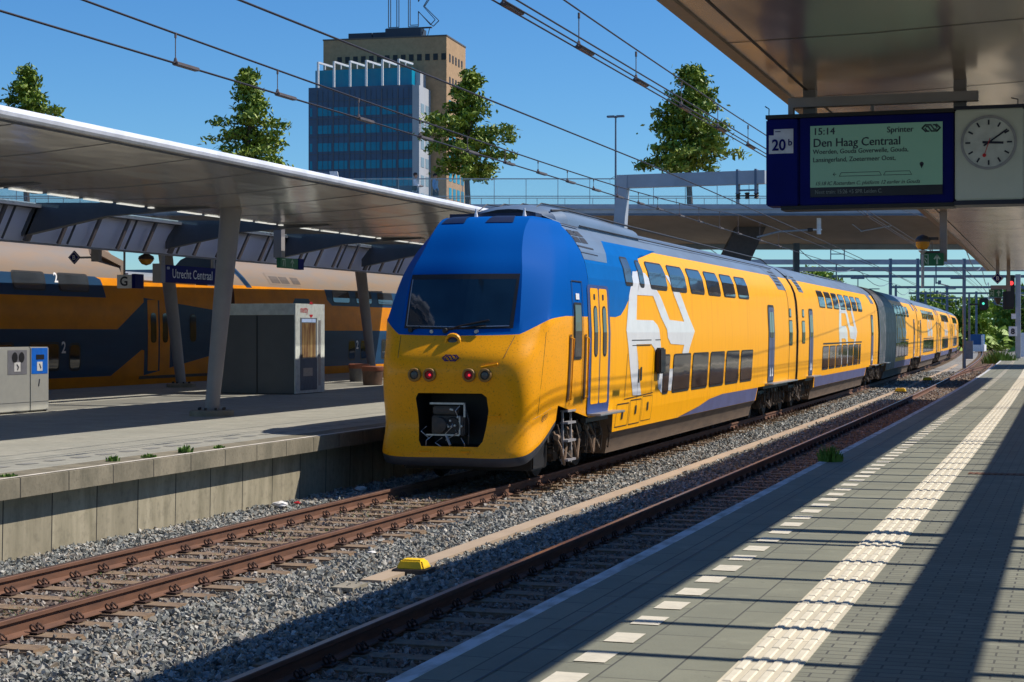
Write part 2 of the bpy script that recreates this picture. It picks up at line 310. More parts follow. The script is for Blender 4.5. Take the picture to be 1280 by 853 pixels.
# ------------------------------------------------------------------ loose ballast stones
def rocks(regions):
    P=[];S=[]
    for x0,x1,y0,y1,dens,size in regions:
        n=int((x1-x0)*(y1-y0)*dens); x=rng.uniform(x0,x1,n); y=rng.uniform(y0,y1,n)
        keep=np.ones(n,bool)
        for cx in (-9.47,-4.93):
            inn=(np.abs(x-cx)<1.32)
            sl=np.abs(((y+.3)%.6)-.3)<.145
            keep&=~(inn&sl&(rng.random(n)<.80))
            for rr in(-.753,.753): keep&=~(np.abs(x-cx-rr)<.10)
        keep&=~((np.abs(x+7.10)<.13)&(y>17))
        x,y=x[keep],y[keep]; n=len(x)
        z=-.225+rng.uniform(-.01,.035,n)+.018*np.sin(x*5.1+np.sin(y*2.3))*np.cos(y*3.7)
        inside=(np.abs(x+9.47)<.72)|(np.abs(x+4.93)<.72); z=z+np.where(inside,.014,0.004)
        P.append(np.stack([x-KC/2*y*y,y,z],1)); S.append(size*rng.uniform(.55,1.3,n))
    P=np.concatenate(P);S=np.concatenate(S);N=len(P)
    base=np.array([(-1,-1,-1),(1,-1,-1),(1,1,-1),(-1,1,-1),(-1,-1,1),(1,-1,1),(1,1,1),(-1,1,1)],float)
    V=base[None]*rng.uniform(.15,1.12,(N,8,3))*np.array([1.05,.8,.6])
    q=rng.normal(size=(N,4)); q/=np.linalg.norm(q,axis=1)[:,None]; a,b,c,d=q.T
    M=np.stack([1-2*(c*c+d*d),2*(b*c-a*d),2*(b*d+a*c),2*(b*c+a*d),1-2*(b*b+d*d),2*(c*d-a*b),2*(b*d-a*c),2*(c*d+a*b),1-2*(b*b+c*c)],1).reshape(N,3,3)
    V=np.einsum('nij,nkj->nki',M,V)*S[:,None,None]*.5+P[:,None]
    tri=np.array([(0,2,1),(0,3,2),(4,5,6),(4,6,7),(0,1,5),(0,5,4),(1,2,6),(1,6,5),(2,3,7),(2,7,6),(3,0,4),(3,4,7)])
    F=(tri[None]+8*np.arange(N)[:,None,None]).reshape(-1,3)
    me=bpy.data.meshes.new('ballast_stones'); me.vertices.add(N*8); me.vertices.foreach_set('co',V.reshape(-1).astype(np.float32))
    me.loops.add(len(F)*3); me.loops.foreach_set('vertex_index',F.reshape(-1).astype(np.int32)); me.polygons.add(len(F)); me.polygons.foreach_set('loop_start',np.arange(0,len(F)*3,3,dtype=np.int32))
    me.update(calc_edges=True); me.shade_flat()
    at=me.attributes.new('tone','FLOAT','POINT'); t=np.repeat(rng.random(N),8).astype(np.float32); at.data.foreach_set('value',t)
    # rust dust where trains brake, close to the rails
    dr=np.minimum(np.abs(np.abs(P[:,0]+KC/2*P[:,1]**2+9.47)-.75),np.abs(np.abs(P[:,0]+KC/2*P[:,1]**2+4.93)-.75)+.12)
    ru=np.clip(1-dr/.55,0,1)*rng.uniform(.3,1,N); xx=P[:,0]+KC/2*P[:,1]**2; ru=np.maximum(ru,np.where((np.abs(xx+9.47)<.75)|(np.abs(xx+4.93)<.75),rng.uniform(.25,.9,N),0)); at=me.attributes.new('rust','FLOAT','POINT'); at.data.foreach_set('value',np.repeat(ru,8).astype(np.float32))
    m,n,p=_new('ballast_stone'); an=n.nodes.new('ShaderNodeAttribute'); an.attribute_name='tone'; ar=n.nodes.new('ShaderNodeAttribute'); ar.attribute_name='rust'
    cr=n.nodes.new('ShaderNodeValToRGB'); n.links.new(an.outputs['Fac'],cr.inputs[0]); e=cr.color_ramp.elements
    e[0].color=(.09,.095,.09,1); e[1].color=(.38,.37,.34,1)
    for ps,c in((.25,(.18,.19,.18,1)),(.5,(.26,.275,.26,1)),(.72,(.28,.23,.17,1)),(.88,(.33,.34,.32,1)),(.97,(.50,.47,.42,1))):
        k=e.new(ps); k.color=c
    n.links.new(mixc(n,mth(n,'MULTIPLY',ar.outputs['Fac'],.8),cr.outputs[0],(.17,.085,.05)),p.inputs['Base Color']); p.inputs['Roughness'].default_value=.85
    me.materials.append(m); o=bpy.data.objects.new('ballast_stones',me); COL.objects.link(o); tag(o,'loose blue-grey crushed stone ballast around the rails','ballast',kind='stuff')
rocks([(-11.8,-3.6,7,24,600,.060),(-11.8,-3.6,24,44,280,.070),(-11.0,-3.6,44,75,130,.09),(-8.6,-3.6,75,120,40,.13)])
# ------------------------------------------------------------------ tracks
def rail_prof(cx,face):  # head, web, foot
    h=[(-.036,-.006),(-.030,0),(.030,0),(.036,-.006),(.036,-.038),(.010,-.052),(.009,-.135),(.065,-.155),(.068,-.168),(-.068,-.168),(-.065,-.155),(-.009,-.135),(-.010,-.052),(-.036,-.038)]
    return [(cx+a,b) for a,b in h]
def clip_mesh():
    m=MB()
    for sy in(-.05,.05):
        pts=[]
        for k in range(9):
            t=2*math.pi*k/8; pts.append((.10+.028*math.cos(t)*.6+.012*k/8,sy+.034*math.cos(t+1),-.115+.036*math.sin(t)))
        m.tube(pts,.0095,5)
    m.box(.05,.16,-.075,.075,-.158,-.146)
    m.tube([(.11,0,-.15),(.11,0,-.085)],.014,6)
    return m
def track(cx,nm,label,headmat):
    T=thing('railway_track',label,'railway track',(bx(cx,8),8,-.17))
    ysr=list(np.arange(-14,300,3.0))
    for s in(-.7535,.7535):
        m=MB(); m.strip(rail_prof(cx+s,0),ysr,mis=[0,1,0]+[0]*11); part('rail',m,[RUST,headmat],T,world=True)
    sm=MB(); sm.bbox(-1.28,1.28,-.13,.13,-.22,0,.02)
    far=MB(); n=0; first=None; clipdata=None
    for k in range(0,480):
        y=.6*k+4.2
        if n<100 and y>6.5:
            if first is None:
                first=part('sleeper',sm,SLP,T); o=first
                cA=part('rail_clip',clip_mesh(),CLIP,first); 
                cs=[cA]+[cA.copy() for _ in range(3)]
                for c in cs[1:]: COL.objects.link(c)
                for c,(px,fl) in zip(cs,((.7535,0),(-.7535,math.pi),(-.7535,0),(.7535,math.pi))):
                    c.parent=first; c.location=(px,0,.17); c.rotation_euler=(0,0,fl)
            else: o=copy_tree(first,T)
            o.location=(bx(cx,y)-T.location.x+random.uniform(-.02,.02),y-8,random.uniform(-.006,.004)); o.rotation_euler=(0,0,KC*y+random.uniform(-.012,.012)); n+=1
        else:
            x=bx(cx,y); far.box(x-1.28,x+1.28,y-.13,y+.13,-.38,-.172)
    f=part('sleeper',far,SLP,T,world=True); f['kind']='stuff'
    return T
track(-9.47,'a','rusty track running under the yellow and blue train in the middle',RAILT)
track(-4.93,'b','track alongside the right-hand platform, mostly in the canopy shadow',RAILS)
m=MB(); 
T=thing('railway_track','track on the far side of the left platform beneath the orange train','railway track',(-31.4,30,-.17))
for s in(-.75,.75): m=MB(); m.strip(rail_prof(-31.3+s,0),YB); part('rail',m,RUST,T,world=True)
# switch track diverging in the distance
T=thing('railway_track','curved branch track diverging beyond the platform end','railway track',(-3,110,-.17))
for s in(-.75,.75):
    m=MB(); pr=rail_prof(s,0); n_=len(pr); vs=[]; ys=np.arange(96,230,4.0)
    for y in ys:
        off=-4.93+((y-96)**2)*.00075
        vs.append([(bx(off+a,y),y,b+.002) for a,b in pr])
    for i in range(len(ys)-1): m.add(vs[i]+vs[i+1],[(k,(k+1)%n_,(k+1)%n_+n_,k+n_) for k in range(n_)])
    part('rail',m,RUST,T,world=True)
# cable trough between the tracks
m=MB(); yy=17.1
TR=thing('cable_trough','long low concrete cable trough between the two tracks','cable trough',(-7.1,17.1,-.2))
lid=MB()
ys_=list(np.arange(17.1,30,1.0))+list(np.arange(30,150,3.0))
lid.strip([(-7.22,-.26),(-7.22,-.165),(-6.98,-.165),(-6.98,-.26)],ys_); part('lid',lid,mat('trough_concrete',(.40,.31,.22),(.33,.25,.18),rough=.85,sc=2,stretch=(1,.5,1),bump=.2),TR,world=True)
s_=MB(); s_.box(bx(-7.30,16.8),bx(-7.05,16.8),16.5,16.95,-.21,-.165); part('end_slab',s_,CONC,TR,world=True)
# yellow track magnet box
def ybox(x,y,sc,label):
    T=thing('track_beacon',label,'track beacon',(x,y,-.17),.0,'yellow track beacons')
    m=MB(); bm=bmesh.new(); bmesh.ops.create_cube(bm,size=1)
    for v in bm.verts: v.co=Vector((v.co.x*.34*sc*(1 if v.co.z<0 else .72),v.co.y*.26*sc*(1 if v.co.z<0 else .7),(v.co.z+.5)*.11*sc+.02))
    bmesh.ops.bevel(bm,geom=list(bm.edges),offset=.02*sc,segments=2,affect='EDGES'); m.bm(bm)
    part('cover',m,mat('beacon_yellow',(.85,.55,.0),(.75,.48,.01),rough=.5,sc=12),T,smooth=True)
    b=MB(); b.bbox(-.2*sc,.2*sc,-.16*sc,.16*sc,-.03,.03,.008); part('base',b,DRK,T)
ybox(-6.98,17.95,1.0,'small yellow beacon box on the ballast at the near end of the cable trough')
ybox(bx(-6.8,78),78,1.5,'yellow beacon box on the ballast far along the cable trough, nearer of two')
ybox(bx(-6.8,97),97,1.6,'yellow beacon box on the ballast far along the trough, farther of two')
# ------------------------------------------------------------------ right platform
EX=-3.30; PZ=.70
PVL=tiles('green_grey_slabs',(.225,.228,.17),(.185,.192,.147),(.05,.05,.045),.66,.335,.007,.5,rot=math.pi/2,bump=.35)
PVB=tiles('small_grey_bricks',(.22,.222,.17),(.17,.175,.135),(.055,.055,.05),.22,.11,.007,.5,rot=0,bump=.4)
YP=list(np.arange(-14,60,2.0))+list(np.arange(60,128,4.0))
m=MB(); m.strip([(EX+.10,PZ-.005),(EX+.10,-.4),(12,-.4),(12,PZ-.005)],YP); 
m2=MB()
PL=struct('platform',m,CONC)
def sheet(nm,x0,x1,z,mt): q=MB(); q.strip([(x0,z),(x1,z)],YP,closed=False); return struct(nm,q,mt)
sheet('platform_paving',EX+.10,-1.375,PZ,PVL); sheet('platform_brick_paving',-1.375,12,PZ+.0005,PVL if False else PVB)
q=MB(); q.strip([(EX,PZ+.003),(EX,PZ-.14),(EX+.10,-.0),(EX+.107,PZ+.003)],YP); struct('platform_edge',q,mat('worn_white_edge',(.56,.58,.60),(.27,.27,.25),rough=.85,sc=7,stretch=(1,.35,1),lo=.42,hi=.68,bump=.3,bsc=60))
q=MB(); q.strip([(EX+.42,PZ+.0042),(EX+.432,PZ+.0042)],YP,closed=False); struct('platform_joint',q,BLK)
WT=mat('white_tile',(.60,.56,.46),(.50,.47,.39),rough=.8,sc=9,bump=.2)
q=MB(); k=0
for i in range(200):
    y=4.6+.62*i
    if y>125: break
    a=-2.56;b=-2.385; q.add([(bx(a,y),y,PZ+.005),(bx(b,y),y,PZ+.005),(bx(b,y+.31),y+.31,PZ+.005),(bx(a,y+.31),y+.31,PZ+.005)],[(0,1,2,3)])
struct('safety_line_tiles',q,WT)
TC=tiles('cream_tactile',(.62,.56,.43),(.54,.49,.38),(.30,.27,.22),.34,.66,.01,0,bump=.2,var=.2,spk=.12)
q=MB(); q.strip([(-1.72,PZ-.01),(-1.72,PZ+.006),(-1.375,PZ+.006),(-1.375,PZ-.01)],YP); struct('tactile_strip',q,TC)
q=MB()
for kx in range(4):
    x0=-1.70+.083*kx
    for i in range(340):
        y=4+.33*i
        if y>58: break
        q.add([(bx(x0+dx,y+dy),y+dy,PZ+zz) for dx,dy,zz in((0,.015,.007),(.05,.015,.007),(.05,.315,.007),(0,.315,.007),(.008,.022,.0135),(.042,.022,.0135),(.042,.308,.0135),(.008,.308,.0135))],[(4,5,6,7),(0,1,5,4),(1,2,6,5),(2,3,7,6),(3,0,4,7)])
struct('tactile_ribs',q,mat('cream_rib',(.66,.61,.49),(.56,.51,.40),rough=.7,sc=8))
q=MB(); q.box(-1.33,3.2,22.22,22.50,PZ-.02,PZ+.006)
for i in range(60): q.box(-1.32+i*.075,-1.285+i*.075,22.25,22.47,PZ+.0,PZ+.012)
dr=mesh_obj('drain_grate',q,RUST,org=(0,22.36,PZ)); tag(dr,'long rusty drain grating crossing the right-hand platform','drain')
# ------------------------------------------------------------------ left platform
LZ=.785; LX=-11.55; LW=-28.2
YL=list(np.arange(-4,60,2.5))+list(np.arange(60,200,6.0))
def jointmat(name,c,c2,period,w,base,fine=30,axis=1,stretch=(1,1,.5)):
    m,n,p=_new(name); t=n.nodes.new('ShaderNodeTexCoord'); s=n.nodes.new('ShaderNodeSeparateXYZ'); n.links.new(t.outputs['Object'],s.inputs[0])
    fr=mth(n,'FRACT',mth(n,'DIVIDE',s.outputs[axis],period)); j=mth(n,'LESS_THAN',fr,w/period)
    # every slab its own tone
    fl=mth(n,'FLOOR',mth(n,'DIVIDE',s.outputs[axis],period)); wn=n.nodes.new('ShaderNodeTexWhiteNoise'); wn.noise_dimensions='1D'; n.links.new(fl,wn.inputs['W'])
    v=coords(n,stretch); f=ramp(n,noise(n,v,2.2,7,.7),.38,.68); col=mixc(n,f,c,c2)
    col=mixc(n,mth(n,'MULTIPLY',wn.outputs[0],.35),col,tuple(x*.5 for x in c))
    g=noise(n,coords(n),fine,3); col=mixc(n,mth(n,'MULTIPLY',ramp(n,g,.5,.75),.5),col,tuple(x*.35 for x in c))
    col=mixc(n,j,col,(.02,.018,.015)); n.links.new(col,p.inputs['Base Color']); p.inputs['Roughness'].default_value=.9
    bumpn(n,p,mth(n,'MULTIPLY_ADD',j,-1,mth(n,'MULTIPLY',g,.3)),.5,.01); return m
WALLM=jointmat('platform_wall_panels',(.36,.32,.23),(.20,.18,.12),1.02,.022,0,fine=9,stretch=(1,1.4,.25))
COPM=jointmat('platform_coping',(.24,.21,.15),(.11,.10,.07),1.02,.02,0,fine=26)
q=MB(); q.strip([(-11.78,LZ-.24),(-11.80,-.45),(-12.1,-.45),(-12.1,LZ-.24)],YL); tag(struct('platform_wall',q,WALLM))
q=MB(); q.strip([(LX,LZ-.01),(LX,LZ-.235),(LX-.25,LZ-.245),(-12.1,LZ-.245),(-12.1,LZ+.0),(LX-.03,LZ+.0)],YL); struct('platform_coping',q,COPM)
q=MB(); q.strip([(-12.1,LZ+.002),(-12.1,-.4),(LW,-.4),(LW,LZ+.002)],YL); struct('platform_left',q,tiles('grey_slab_paving',(.36,.35,.30),(.30,.30,.26),(.12,.12,.10),.6,.3,.006,.5,bump=.3,var=.45))
q=MB(); q.strip([(LX-.015,LZ+.004),(LX-.10,LZ+.004)],YL,closed=False); struct('platform_left_edge_line',q,mat('pale_edge',(.62,.57,.50),(.42,.39,.33),rough=.8,sc=6,stretch=(1,.4,1)))
q=MB()
for i in range(60):
    y=14+.62*i; q.add([(-12.75,y,LZ+.007),(-12.58,y,LZ+.007),(-12.58,y+.31,LZ+.007),(-12.75,y+.31,LZ+.007)],[(0,1,2,3)])
struct('left_safety_tiles',q,mat('grey_dash',(.22,.22,.21),rough=.9))
# ------------------------------------------------------------------ weeds, litter
def tuft(x,y,z,h,r,n,mt,label,lean=.5,red=False):
    m=MB()
    for i in range(n):
        a=random.uniform(0,6.28); d=random.uniform(0,r); px,py=x+d*math.cos(a),y+d*math.sin(a)*1.2; hh=h*random.uniform(.4,1)*(1-.4*d/max(r,.01)); b=random.uniform(0,6.28)
        w_=.012*random.uniform(.6,1.6)*(1+h); lx,ly=lean*hh*math.cos(a)*random.random(),lean*hh*math.sin(a)*random.random(); c,s=math.cos(b)*w_,math.sin(b)*w_
        m.add([(px-c,py-s,z),(px+c,py+s,z),(px+lx*.5+c*.8,py+ly*.5+s*.8,z+hh*.6),(px+lx*.5-c*.8,py+ly*.5-s*.8,z+hh*.6),(px+lx,py+ly,z+hh)],[(0,1,2,3),(3,2,4)])
    o=mesh_obj('weed',m,mt,org=(x,y,z),recalc=False); tag(o,label,'weed')
tuft(-3.24,23.9,.66,.30,.15,300,WEED,'bushy green weed growing over the right platform edge',.5)
tuft(bx(-3.3,113),113,.5,1.1,1.1,500,WEED,'tall green weeds at the far end of the right platform',.5)
for i,(yy,hh) in enumerate(((16.4,.09),(19.9,.10),(20.6,.07),(21.6,.14),(22.6,.06),(17.4,.05))):
    tuft(-11.78 if i!=1 else -11.9,yy,LZ,hh,.09,70,WEED,['low weed on left coping, nearest the photo edge','small weed behind the coping line of the left platform','tiny weed in a coping joint of the left platform','tallest upright weed on the left platform coping','faint weed tip on the left coping nearest the train','flattest weed in the left coping joint'][i],.7)
m=MB()
for (cy,cx_,n_,sr,gm_) in ((13.1,-.12,700,.16,.8),(14.2,.05,260,.12,.4),(15.3,.12,520,.13,.75),(16.6,-.2,260,.2,.3),(18.2,.1,300,.3,.25),(20.5,0,500,.35,.35),(23.2,.1,1100,.40,.35),(24.6,-.05,1300,.45,.3),(25.6,.1,700,.4,.2),(12.0,-.3,500,.15,.8)):
    for i in range(n_):
        y=random.gauss(cy,sr*1.5); x=bx(-9.47,y)+max(-.62,min(.62,random.gauss(cx_,sr))); z=-.20+abs(random.gauss(0,.028)); a=random.uniform(0,6.28); s_=random.uniform(.008,.022); t=random.uniform(-.02,.03)
        m.add([(x-s_*math.cos(a),y-s_*math.sin(a),z),(x+s_*.5*math.sin(a),y-s_*.5*math.cos(a),z+t*.4),(x+s_*math.cos(a),y+s_*math.sin(a),z+t)],[(0,1,2)],0 if random.random()<gm_ else 1)
for i in range(1800):
    y=random.uniform(27,60); x=bx(-8.45,y)+random.gauss(0,.16); hh=random.uniform(.03,.1); m.add([(x-.015,y,-.2),(x+.015,y,-.2),(x,y,-.2+hh)],[(0,1,2)],1)
o=mesh_obj('track_weeds',m,[WEED,WEEDR],recalc=False); tag(o,'sparse reddish and green weeds growing between the rails','weeds',kind='stuff')
PAP=mat('paper_white',(.75,.74,.72),rough=.7)
def litter(x,y,s,label,c=PAP,z=-.17):
    bm=bmesh.new(); bmesh.ops.create_icosphere(bm,subdivisions=2,radius=s)
    for v in bm.verts: v.co=Vector((v.co.x*random.uniform(.7,1.3),v.co.y*random.uniform(.7,1.3),v.co.z*.4*random.uniform(.6,1.3)))
    q=MB(); q.bm(bm); o=mesh_obj('litter',q,c,org=(0,0,0)); o.location=(x,y,z+s*.2); tag(o,label,'litter')
litter(-11.5,24.0,.13,'crumpled white plastic bag against the left platform wall')
litter(-11.42,24.45,.05,'red wrapper scrap next to the crumpled white bag',REDM)
litter(-11.4,26.9,.10,'flat white litter on ballast close to the train front')
litter(-8.0,19.2,.05,'small white paper scrap on ballast right of the rusty track')
litter(-9.9,14.0,.05,'pale scrap between the rusty rails at the left')
# ------------------------------------------------------------------ carriage profile
PROF=[(1.40,.60),(1.455,.97),(1.475,1.25),(1.50,2.05),(1.505,2.45),(1.475,3.1),(1.45,3.4),(1.40,3.66),(1.31,3.88),(1.17,4.10),(1.02,4.26),(.80,4.42),(.5,4.55),(.2,4.61),(0,4.62)]
PROFL=[(1.40,.60),(1.45,1.0),(1.47,1.6),(1.48,2.5),(1.45,3.5),(1.42,3.9),(1.36,4.2),(1.27,4.5),(1.10,4.85),(.8,5.15),(.4,5.32),(0,5.36)]
def wz(z,P=PROF):
    zs=[p[1] for p in P]; xs=[p[0] for p in P]; return float(np.interp(z,zs,xs))
def patch(mb,poly,off,P=PROF,side=1,mi=0,ycurve=None):
    """sheet that follows the carriage skin; poly in (y,z)"""
    bm=bmesh.new(); vs=[bm.verts.new((0,a,b)) for a,b in poly]
    try: bm.faces.new(vs)
    except ValueError: bm.free(); return
    bmesh.ops.triangulate(bm,faces=bm.faces)
    zlo=min(p[1] for p in poly); zhi=max(p[1] for p in poly)
    cuts=[p[1] for p in P if zlo<p[1]<zhi]
    for a,b in zip([p[1] for p in P][:-1],[p[1] for p in P][1:]):
        if b-a<.4 and b>3.2 and zlo<(a+b)/2<zhi: cuts.append((a+b)/2)
    for z in cuts: bmesh.ops.bisect_plane(bm,geom=bm.verts[:]+bm.edges[:]+bm.faces[:],plane_co=(0,0,z),plane_no=(0,0,1),dist=1e-5)
    for v in bm.verts:
        z=v.co.z; x=wz(z,P); dx=(wz(z+.02,P)-wz(z-.02,P))/.04; nl=math.hypot(1,dx)
        v.co=Vector((side*(x+off/nl),v.co.y,z-off*dx/nl))
    mb.bm(bm,mi)
def rrect(y0,y1,z0,z1,r=.08,sk=(0,0,0,0),n=3):
    c=[(y0+sk[0],z0),(y1+sk[1],z0),(y1+sk[2],z1),(y0+sk[3],z1)]; out=[]
    for i,(a,b) in enumerate(c):
        p=Vector((a,b)); q=Vector(c[i-1]); s=Vector(c[(i+1)%4]); d0=(q-p).normalized(); d1=(s-p).normalized()
        for k in range(n+1):
            t=k/n; A=p+d0*r*(1-t)**1.0*(1-t); B=p+d1*r*t*t; out.append(tuple(p+(d0*r*(1-t)**2)+(d1*r*t**2)))
    return out
def inset(poly,d):
    c=sum((Vector(p) for p in poly),Vector((0,0)))/len(poly); ys=[p[0] for p in poly]; zs=[p[1] for p in poly]; hy=(max(ys)-min(ys))/2; hz=(max(zs)-min(zs))/2
    return [(c.x+(p[0]-c.x)*(hy-d)/hy,c.y+(p[1]-c.y)*(hz-d)/hz) for p in poly]
def window(car,poly,P=PROF,glass=GLS,side=1,name='window',fr=.035,fm=BLK,o1=.010):
    f=MB(); patch(f,poly,o1,P,side); a=f
    g_=MB(); g_.v=list(f.v); g_.f=list(f.f); g_.m=[0]*len(f.f)
    patch(g_,inset(poly,fr),o1+.004,P,side,1)
    return part(name,g_,[fm,glass],car)
def bogie(car,yc,P=None):
    m=MB()
    for y in(-1.25,1.25):
        for s in(-1,1):
            m.lathe([(.46,-.06),(.47,-.02),(.43,.0),(.42,.06),(.18,.065),(.15,.12)],(s*.75 if s>0 else -.87,yc+y,.44),22,2,'x')
            m.bbox(s*1.0-.09 if s>0 else -1.14,s*1.0+.14 if s>0 else -.91,yc+y-.17,yc+y+.17,.28,.60,.03,1)
            for k in(-.28,.28): m.lathe([(.075,.42),(.085,.5),(.06,.52),(.085,.55),(.06,.58),(.085,.61),(.06,.64),(.085,.67),(.07,.75)],(s*1.1,yc+y+k,0),10,1)
        m.tube([(-.8,yc+y,.44),(.8,yc+y,.44)],.08,8)
    for s in(-1,1):
        x=s*1.08
        m.add([(x-.07,yc-1.75,.62),(x-.07,yc-.8,.62),(x-.07,yc-.45,.42),(x-.07,yc+.45,.42),(x-.07,yc+.8,.62),(x-.07,yc+1.75,.62),(x-.07,yc+1.75,.8),(x-.07,yc-1.75,.8),
               (x+.07,yc-1.75,.62),(x+.07,yc-.8,.62),(x+.07,yc-.45,.42),(x+.07,yc+.45,.42),(x+.07,yc+.8,.62),(x+.07,yc+1.75,.62),(x+.07,yc+1.75,.8),(x+.07,yc-1.75,.8)],
              [(0,1,2,3,4,5,6,7),(15,14,13,12,11,10,9,8)]+[(i,i+8,(i+1)%8+8,(i+1)%8) for i in range(8)],0)
        for k in(-.22,.22): m.lathe([(.13,.5),(.17,.58),(.14,.62),(.17,.66),(.14,.7),(.17,.74),(.13,.9)],(s*1.15,yc+k,0),12,1)
        m.tube([(s*1.3,yc-.5,.95),(s*1.32,yc-.55,.6),(s*1.28,yc-.45,.35)],.03,6,1)
        for k in range(7):
            y=yc-1.7+k*.55+random.uniform(-.1,.1); m.tube([(s*1.30,y,.92),(s*1.36,y+.06,.6),(s*1.30,y+.18,.34),(s*1.2,y+.3,.5)],.016,5,1)
            m.bbox(s*1.26-.05,s*1.26+.05,y+.1,y+.28,.5+random.uniform(-.1,.15),.72,.015,1)
        m.tube([(s*1.3,yc-1.5,.5),(s*1.38,yc-1.2,.33),(s*1.3,yc-.9,.5),(s*1.25,yc-.7,.75)],.045,6,1)
    m.bbox(-1.0,1.0,yc-.35,yc+.35,.5,.9,.04,0)
    return part('bogie',m,[DRK,BOGM,mat('wheel_black',(.012,.011,.011),rough=.7)],car)
LOGO_N=[(5.57,2.49),(5.70,2.69),(5.91,3.14),(6.45,3.62),(7.20,3.66),(7.46,3.66),(7.53,3.61),(8.10,3.40),(8.40,3.29),(8.61,3.19),(9.39,2.71),(10.85,2.68),(10.58,2.85),(9.98,3.22),(9.72,3.45),(9.35,3.64),(9.53,3.65),(10.3,3.5),(10.58,3.29),(10.66,3.24),(11.41,2.77),(11.94,2.48),(11.41,2.12),(11.29,2.0),(10.66,2.0),(10.81,2.18),(9.46,2.21),(9.17,2.34),(9.1,2.51),(8.61,2.75),(7.96,3.18),(6.57,3.17),(6.42,2.69),(7.86,2.69),(8.37,2.51),(8.43,2.37),(8.54,2.14),(8.62,1.95),(8.72,1.70),(8.71,1.21),(8.37,1.32),(8.40,1.6),(8.06,2.02),(7.93,2.13),(7.66,2.22),(6.38,2.22),(6.54,1.93),(6.57,1.71),(6.89,1.23),(6.19,1.25),(5.85,1.91),(5.82,2.01)]
LOGO_A=[ # simple pieces that do not self-cross
 [(5.57,2.49),(5.91,3.14),(6.45,3.62),(7.05,3.64),(6.90,3.40),(6.57,3.17),(6.42,2.69),(6.42,2.49)],
 [(6.90,3.40),(7.05,3.64),(7.50,3.62),(8.10,3.40),(8.61,3.19),(7.96,3.18),(6.57,3.17)],
 [(5.57,2.49),(6.42,2.49),(6.42,2.69),(7.86,2.69),(8.20,2.60),(8.37,2.51),(8.40,2.42),(8.50,2.22),(8.62,1.95),(8.10,2.0),(7.93,2.13),(7.66,2.22),(6.38,2.22),(5.72,2.22)],
 [(5.72,2.22),(6.38,2.22),(6.54,1.93),(6.57,1.71),(6.89,1.23),(6.19,1.25),(5.85,1.91)],
 [(8.10,2.0),(8.62,1.95),(8.75,1.6),(8.71,1.21),(8.37,1.32),(8.42,1.6),(8.3,1.8)],
 [(7.96,3.18),(8.61,3.19),(9.39,2.71),(9.30,2.55),(9.1,2.51),(8.61,2.75)],
 [(9.1,2.51),(9.30,2.55),(9.39,2.71),(10.85,2.68),(11.41,2.77),(11.94,2.48),(11.41,2.12),(10.81,2.18),(9.46,2.21),(9.17,2.34)],
 [(10.81,2.18),(11.41,2.12),(11.29,2.0),(11.1,1.9),(10.5,1.9),(10.66,2.0)],
 [(10.85,2.68),(10.58,2.85),(9.98,3.22),(10.66,3.24),(11.1,2.95),(11.41,2.77)],
 [(9.98,3.22),(9.72,3.45),(9.35,3.64),(9.60,3.64),(10.3,3.45),(10.66,3.24)],
 [(9.24,1.25),(9.42,1.69),(9.79,1.69),(9.61,1.23)]]
def shell(P,y0,y1,roofz,extra=0):
    m=MB(); n=len(P); ring=[(x,z) for x,z in P]+[(-x,z) for x,z in P[-2::-1]]
    ring=[(x,z) for x,z in ring if True]
    ys=np.linspace(y0,y1,8); k=len(ring)
    for y in ys: 
        for x,z in ring: m.v.append((x,y,z))
    for i in range(len(ys)-1):
        for j in range(k-1):
            z=(ring[j][1]+ring[j+1][1])/2; m.f.append((i*k+j,(i+1)*k+j,(i+1)*k+j+1,i*k+j+1)); m.m.append(1 if z>roofz else 0)
        m.f.append((i*k+k-1,(i+1)*k+k-1,(i+1)*k,i*k)); m.m.append(2)
    m.f.append(tuple(range(k))); m.m.append(2); m.f.append(tuple((len(ys)-1)*k+q for q in range(k-1,-1,-1))); m.m.append(2)
    return m
PU=[p for p in PROF if p[1]>=.97]
def line(car_mb,poly,w_,off=.006,P=PROF,closed=False):
    pts=poly+([poly[0]] if closed else [])
    for a,b in zip(pts[:-1],pts[1:]):
        a=Vector(a);b=Vector(b);d=(b-a)
        if d.length<1e-6: continue
        d.normalize(); n=Vector((-d.y,d.x))*w_/2; patch(car_mb,[tuple(a-n),tuple(b-n),tuple(b+n),tuple(a+n)],off,P)
def lowerbody(car,y0,y1,slant=True,L=None):
    m=MB(); Pn=[(1.455,.97),(1.405,.62),(1.30,.50),(1.24,.22)]
    a,b=y0,y1
    def sec(yt,yb):
        return [( x, yt+(yb-yt)*(.97-z)/.75, z) for x,z in Pn]+[(-x, yt+(yb-yt)*(.97-z)/.75, z) for x,z in Pn[::-1]]
    s0=sec(a,a+.25); s1=sec(b,b-.25); k=len(s0)
    m.add(s0+s1,[(j,j+k,j+1+k,j+1) for j in range(k-1)],0)
    m.m[-(k-1):]=[0,1,1,1,1,1,0]
    m.add(s0,[tuple(range(k))],1); m.add(s1,[tuple(range(k-1,-1,-1))],1)
    return m
def steps(car,y0,y1,nm='step'):
    m=MB(); m.bbox(1.36,1.70,y0,y1,1.0,1.04,.01,0); m.box(1.30,1.40,y0+.1,y1-.1,.88,1.0,1); part(nm,m,[SIL,DRK],car)
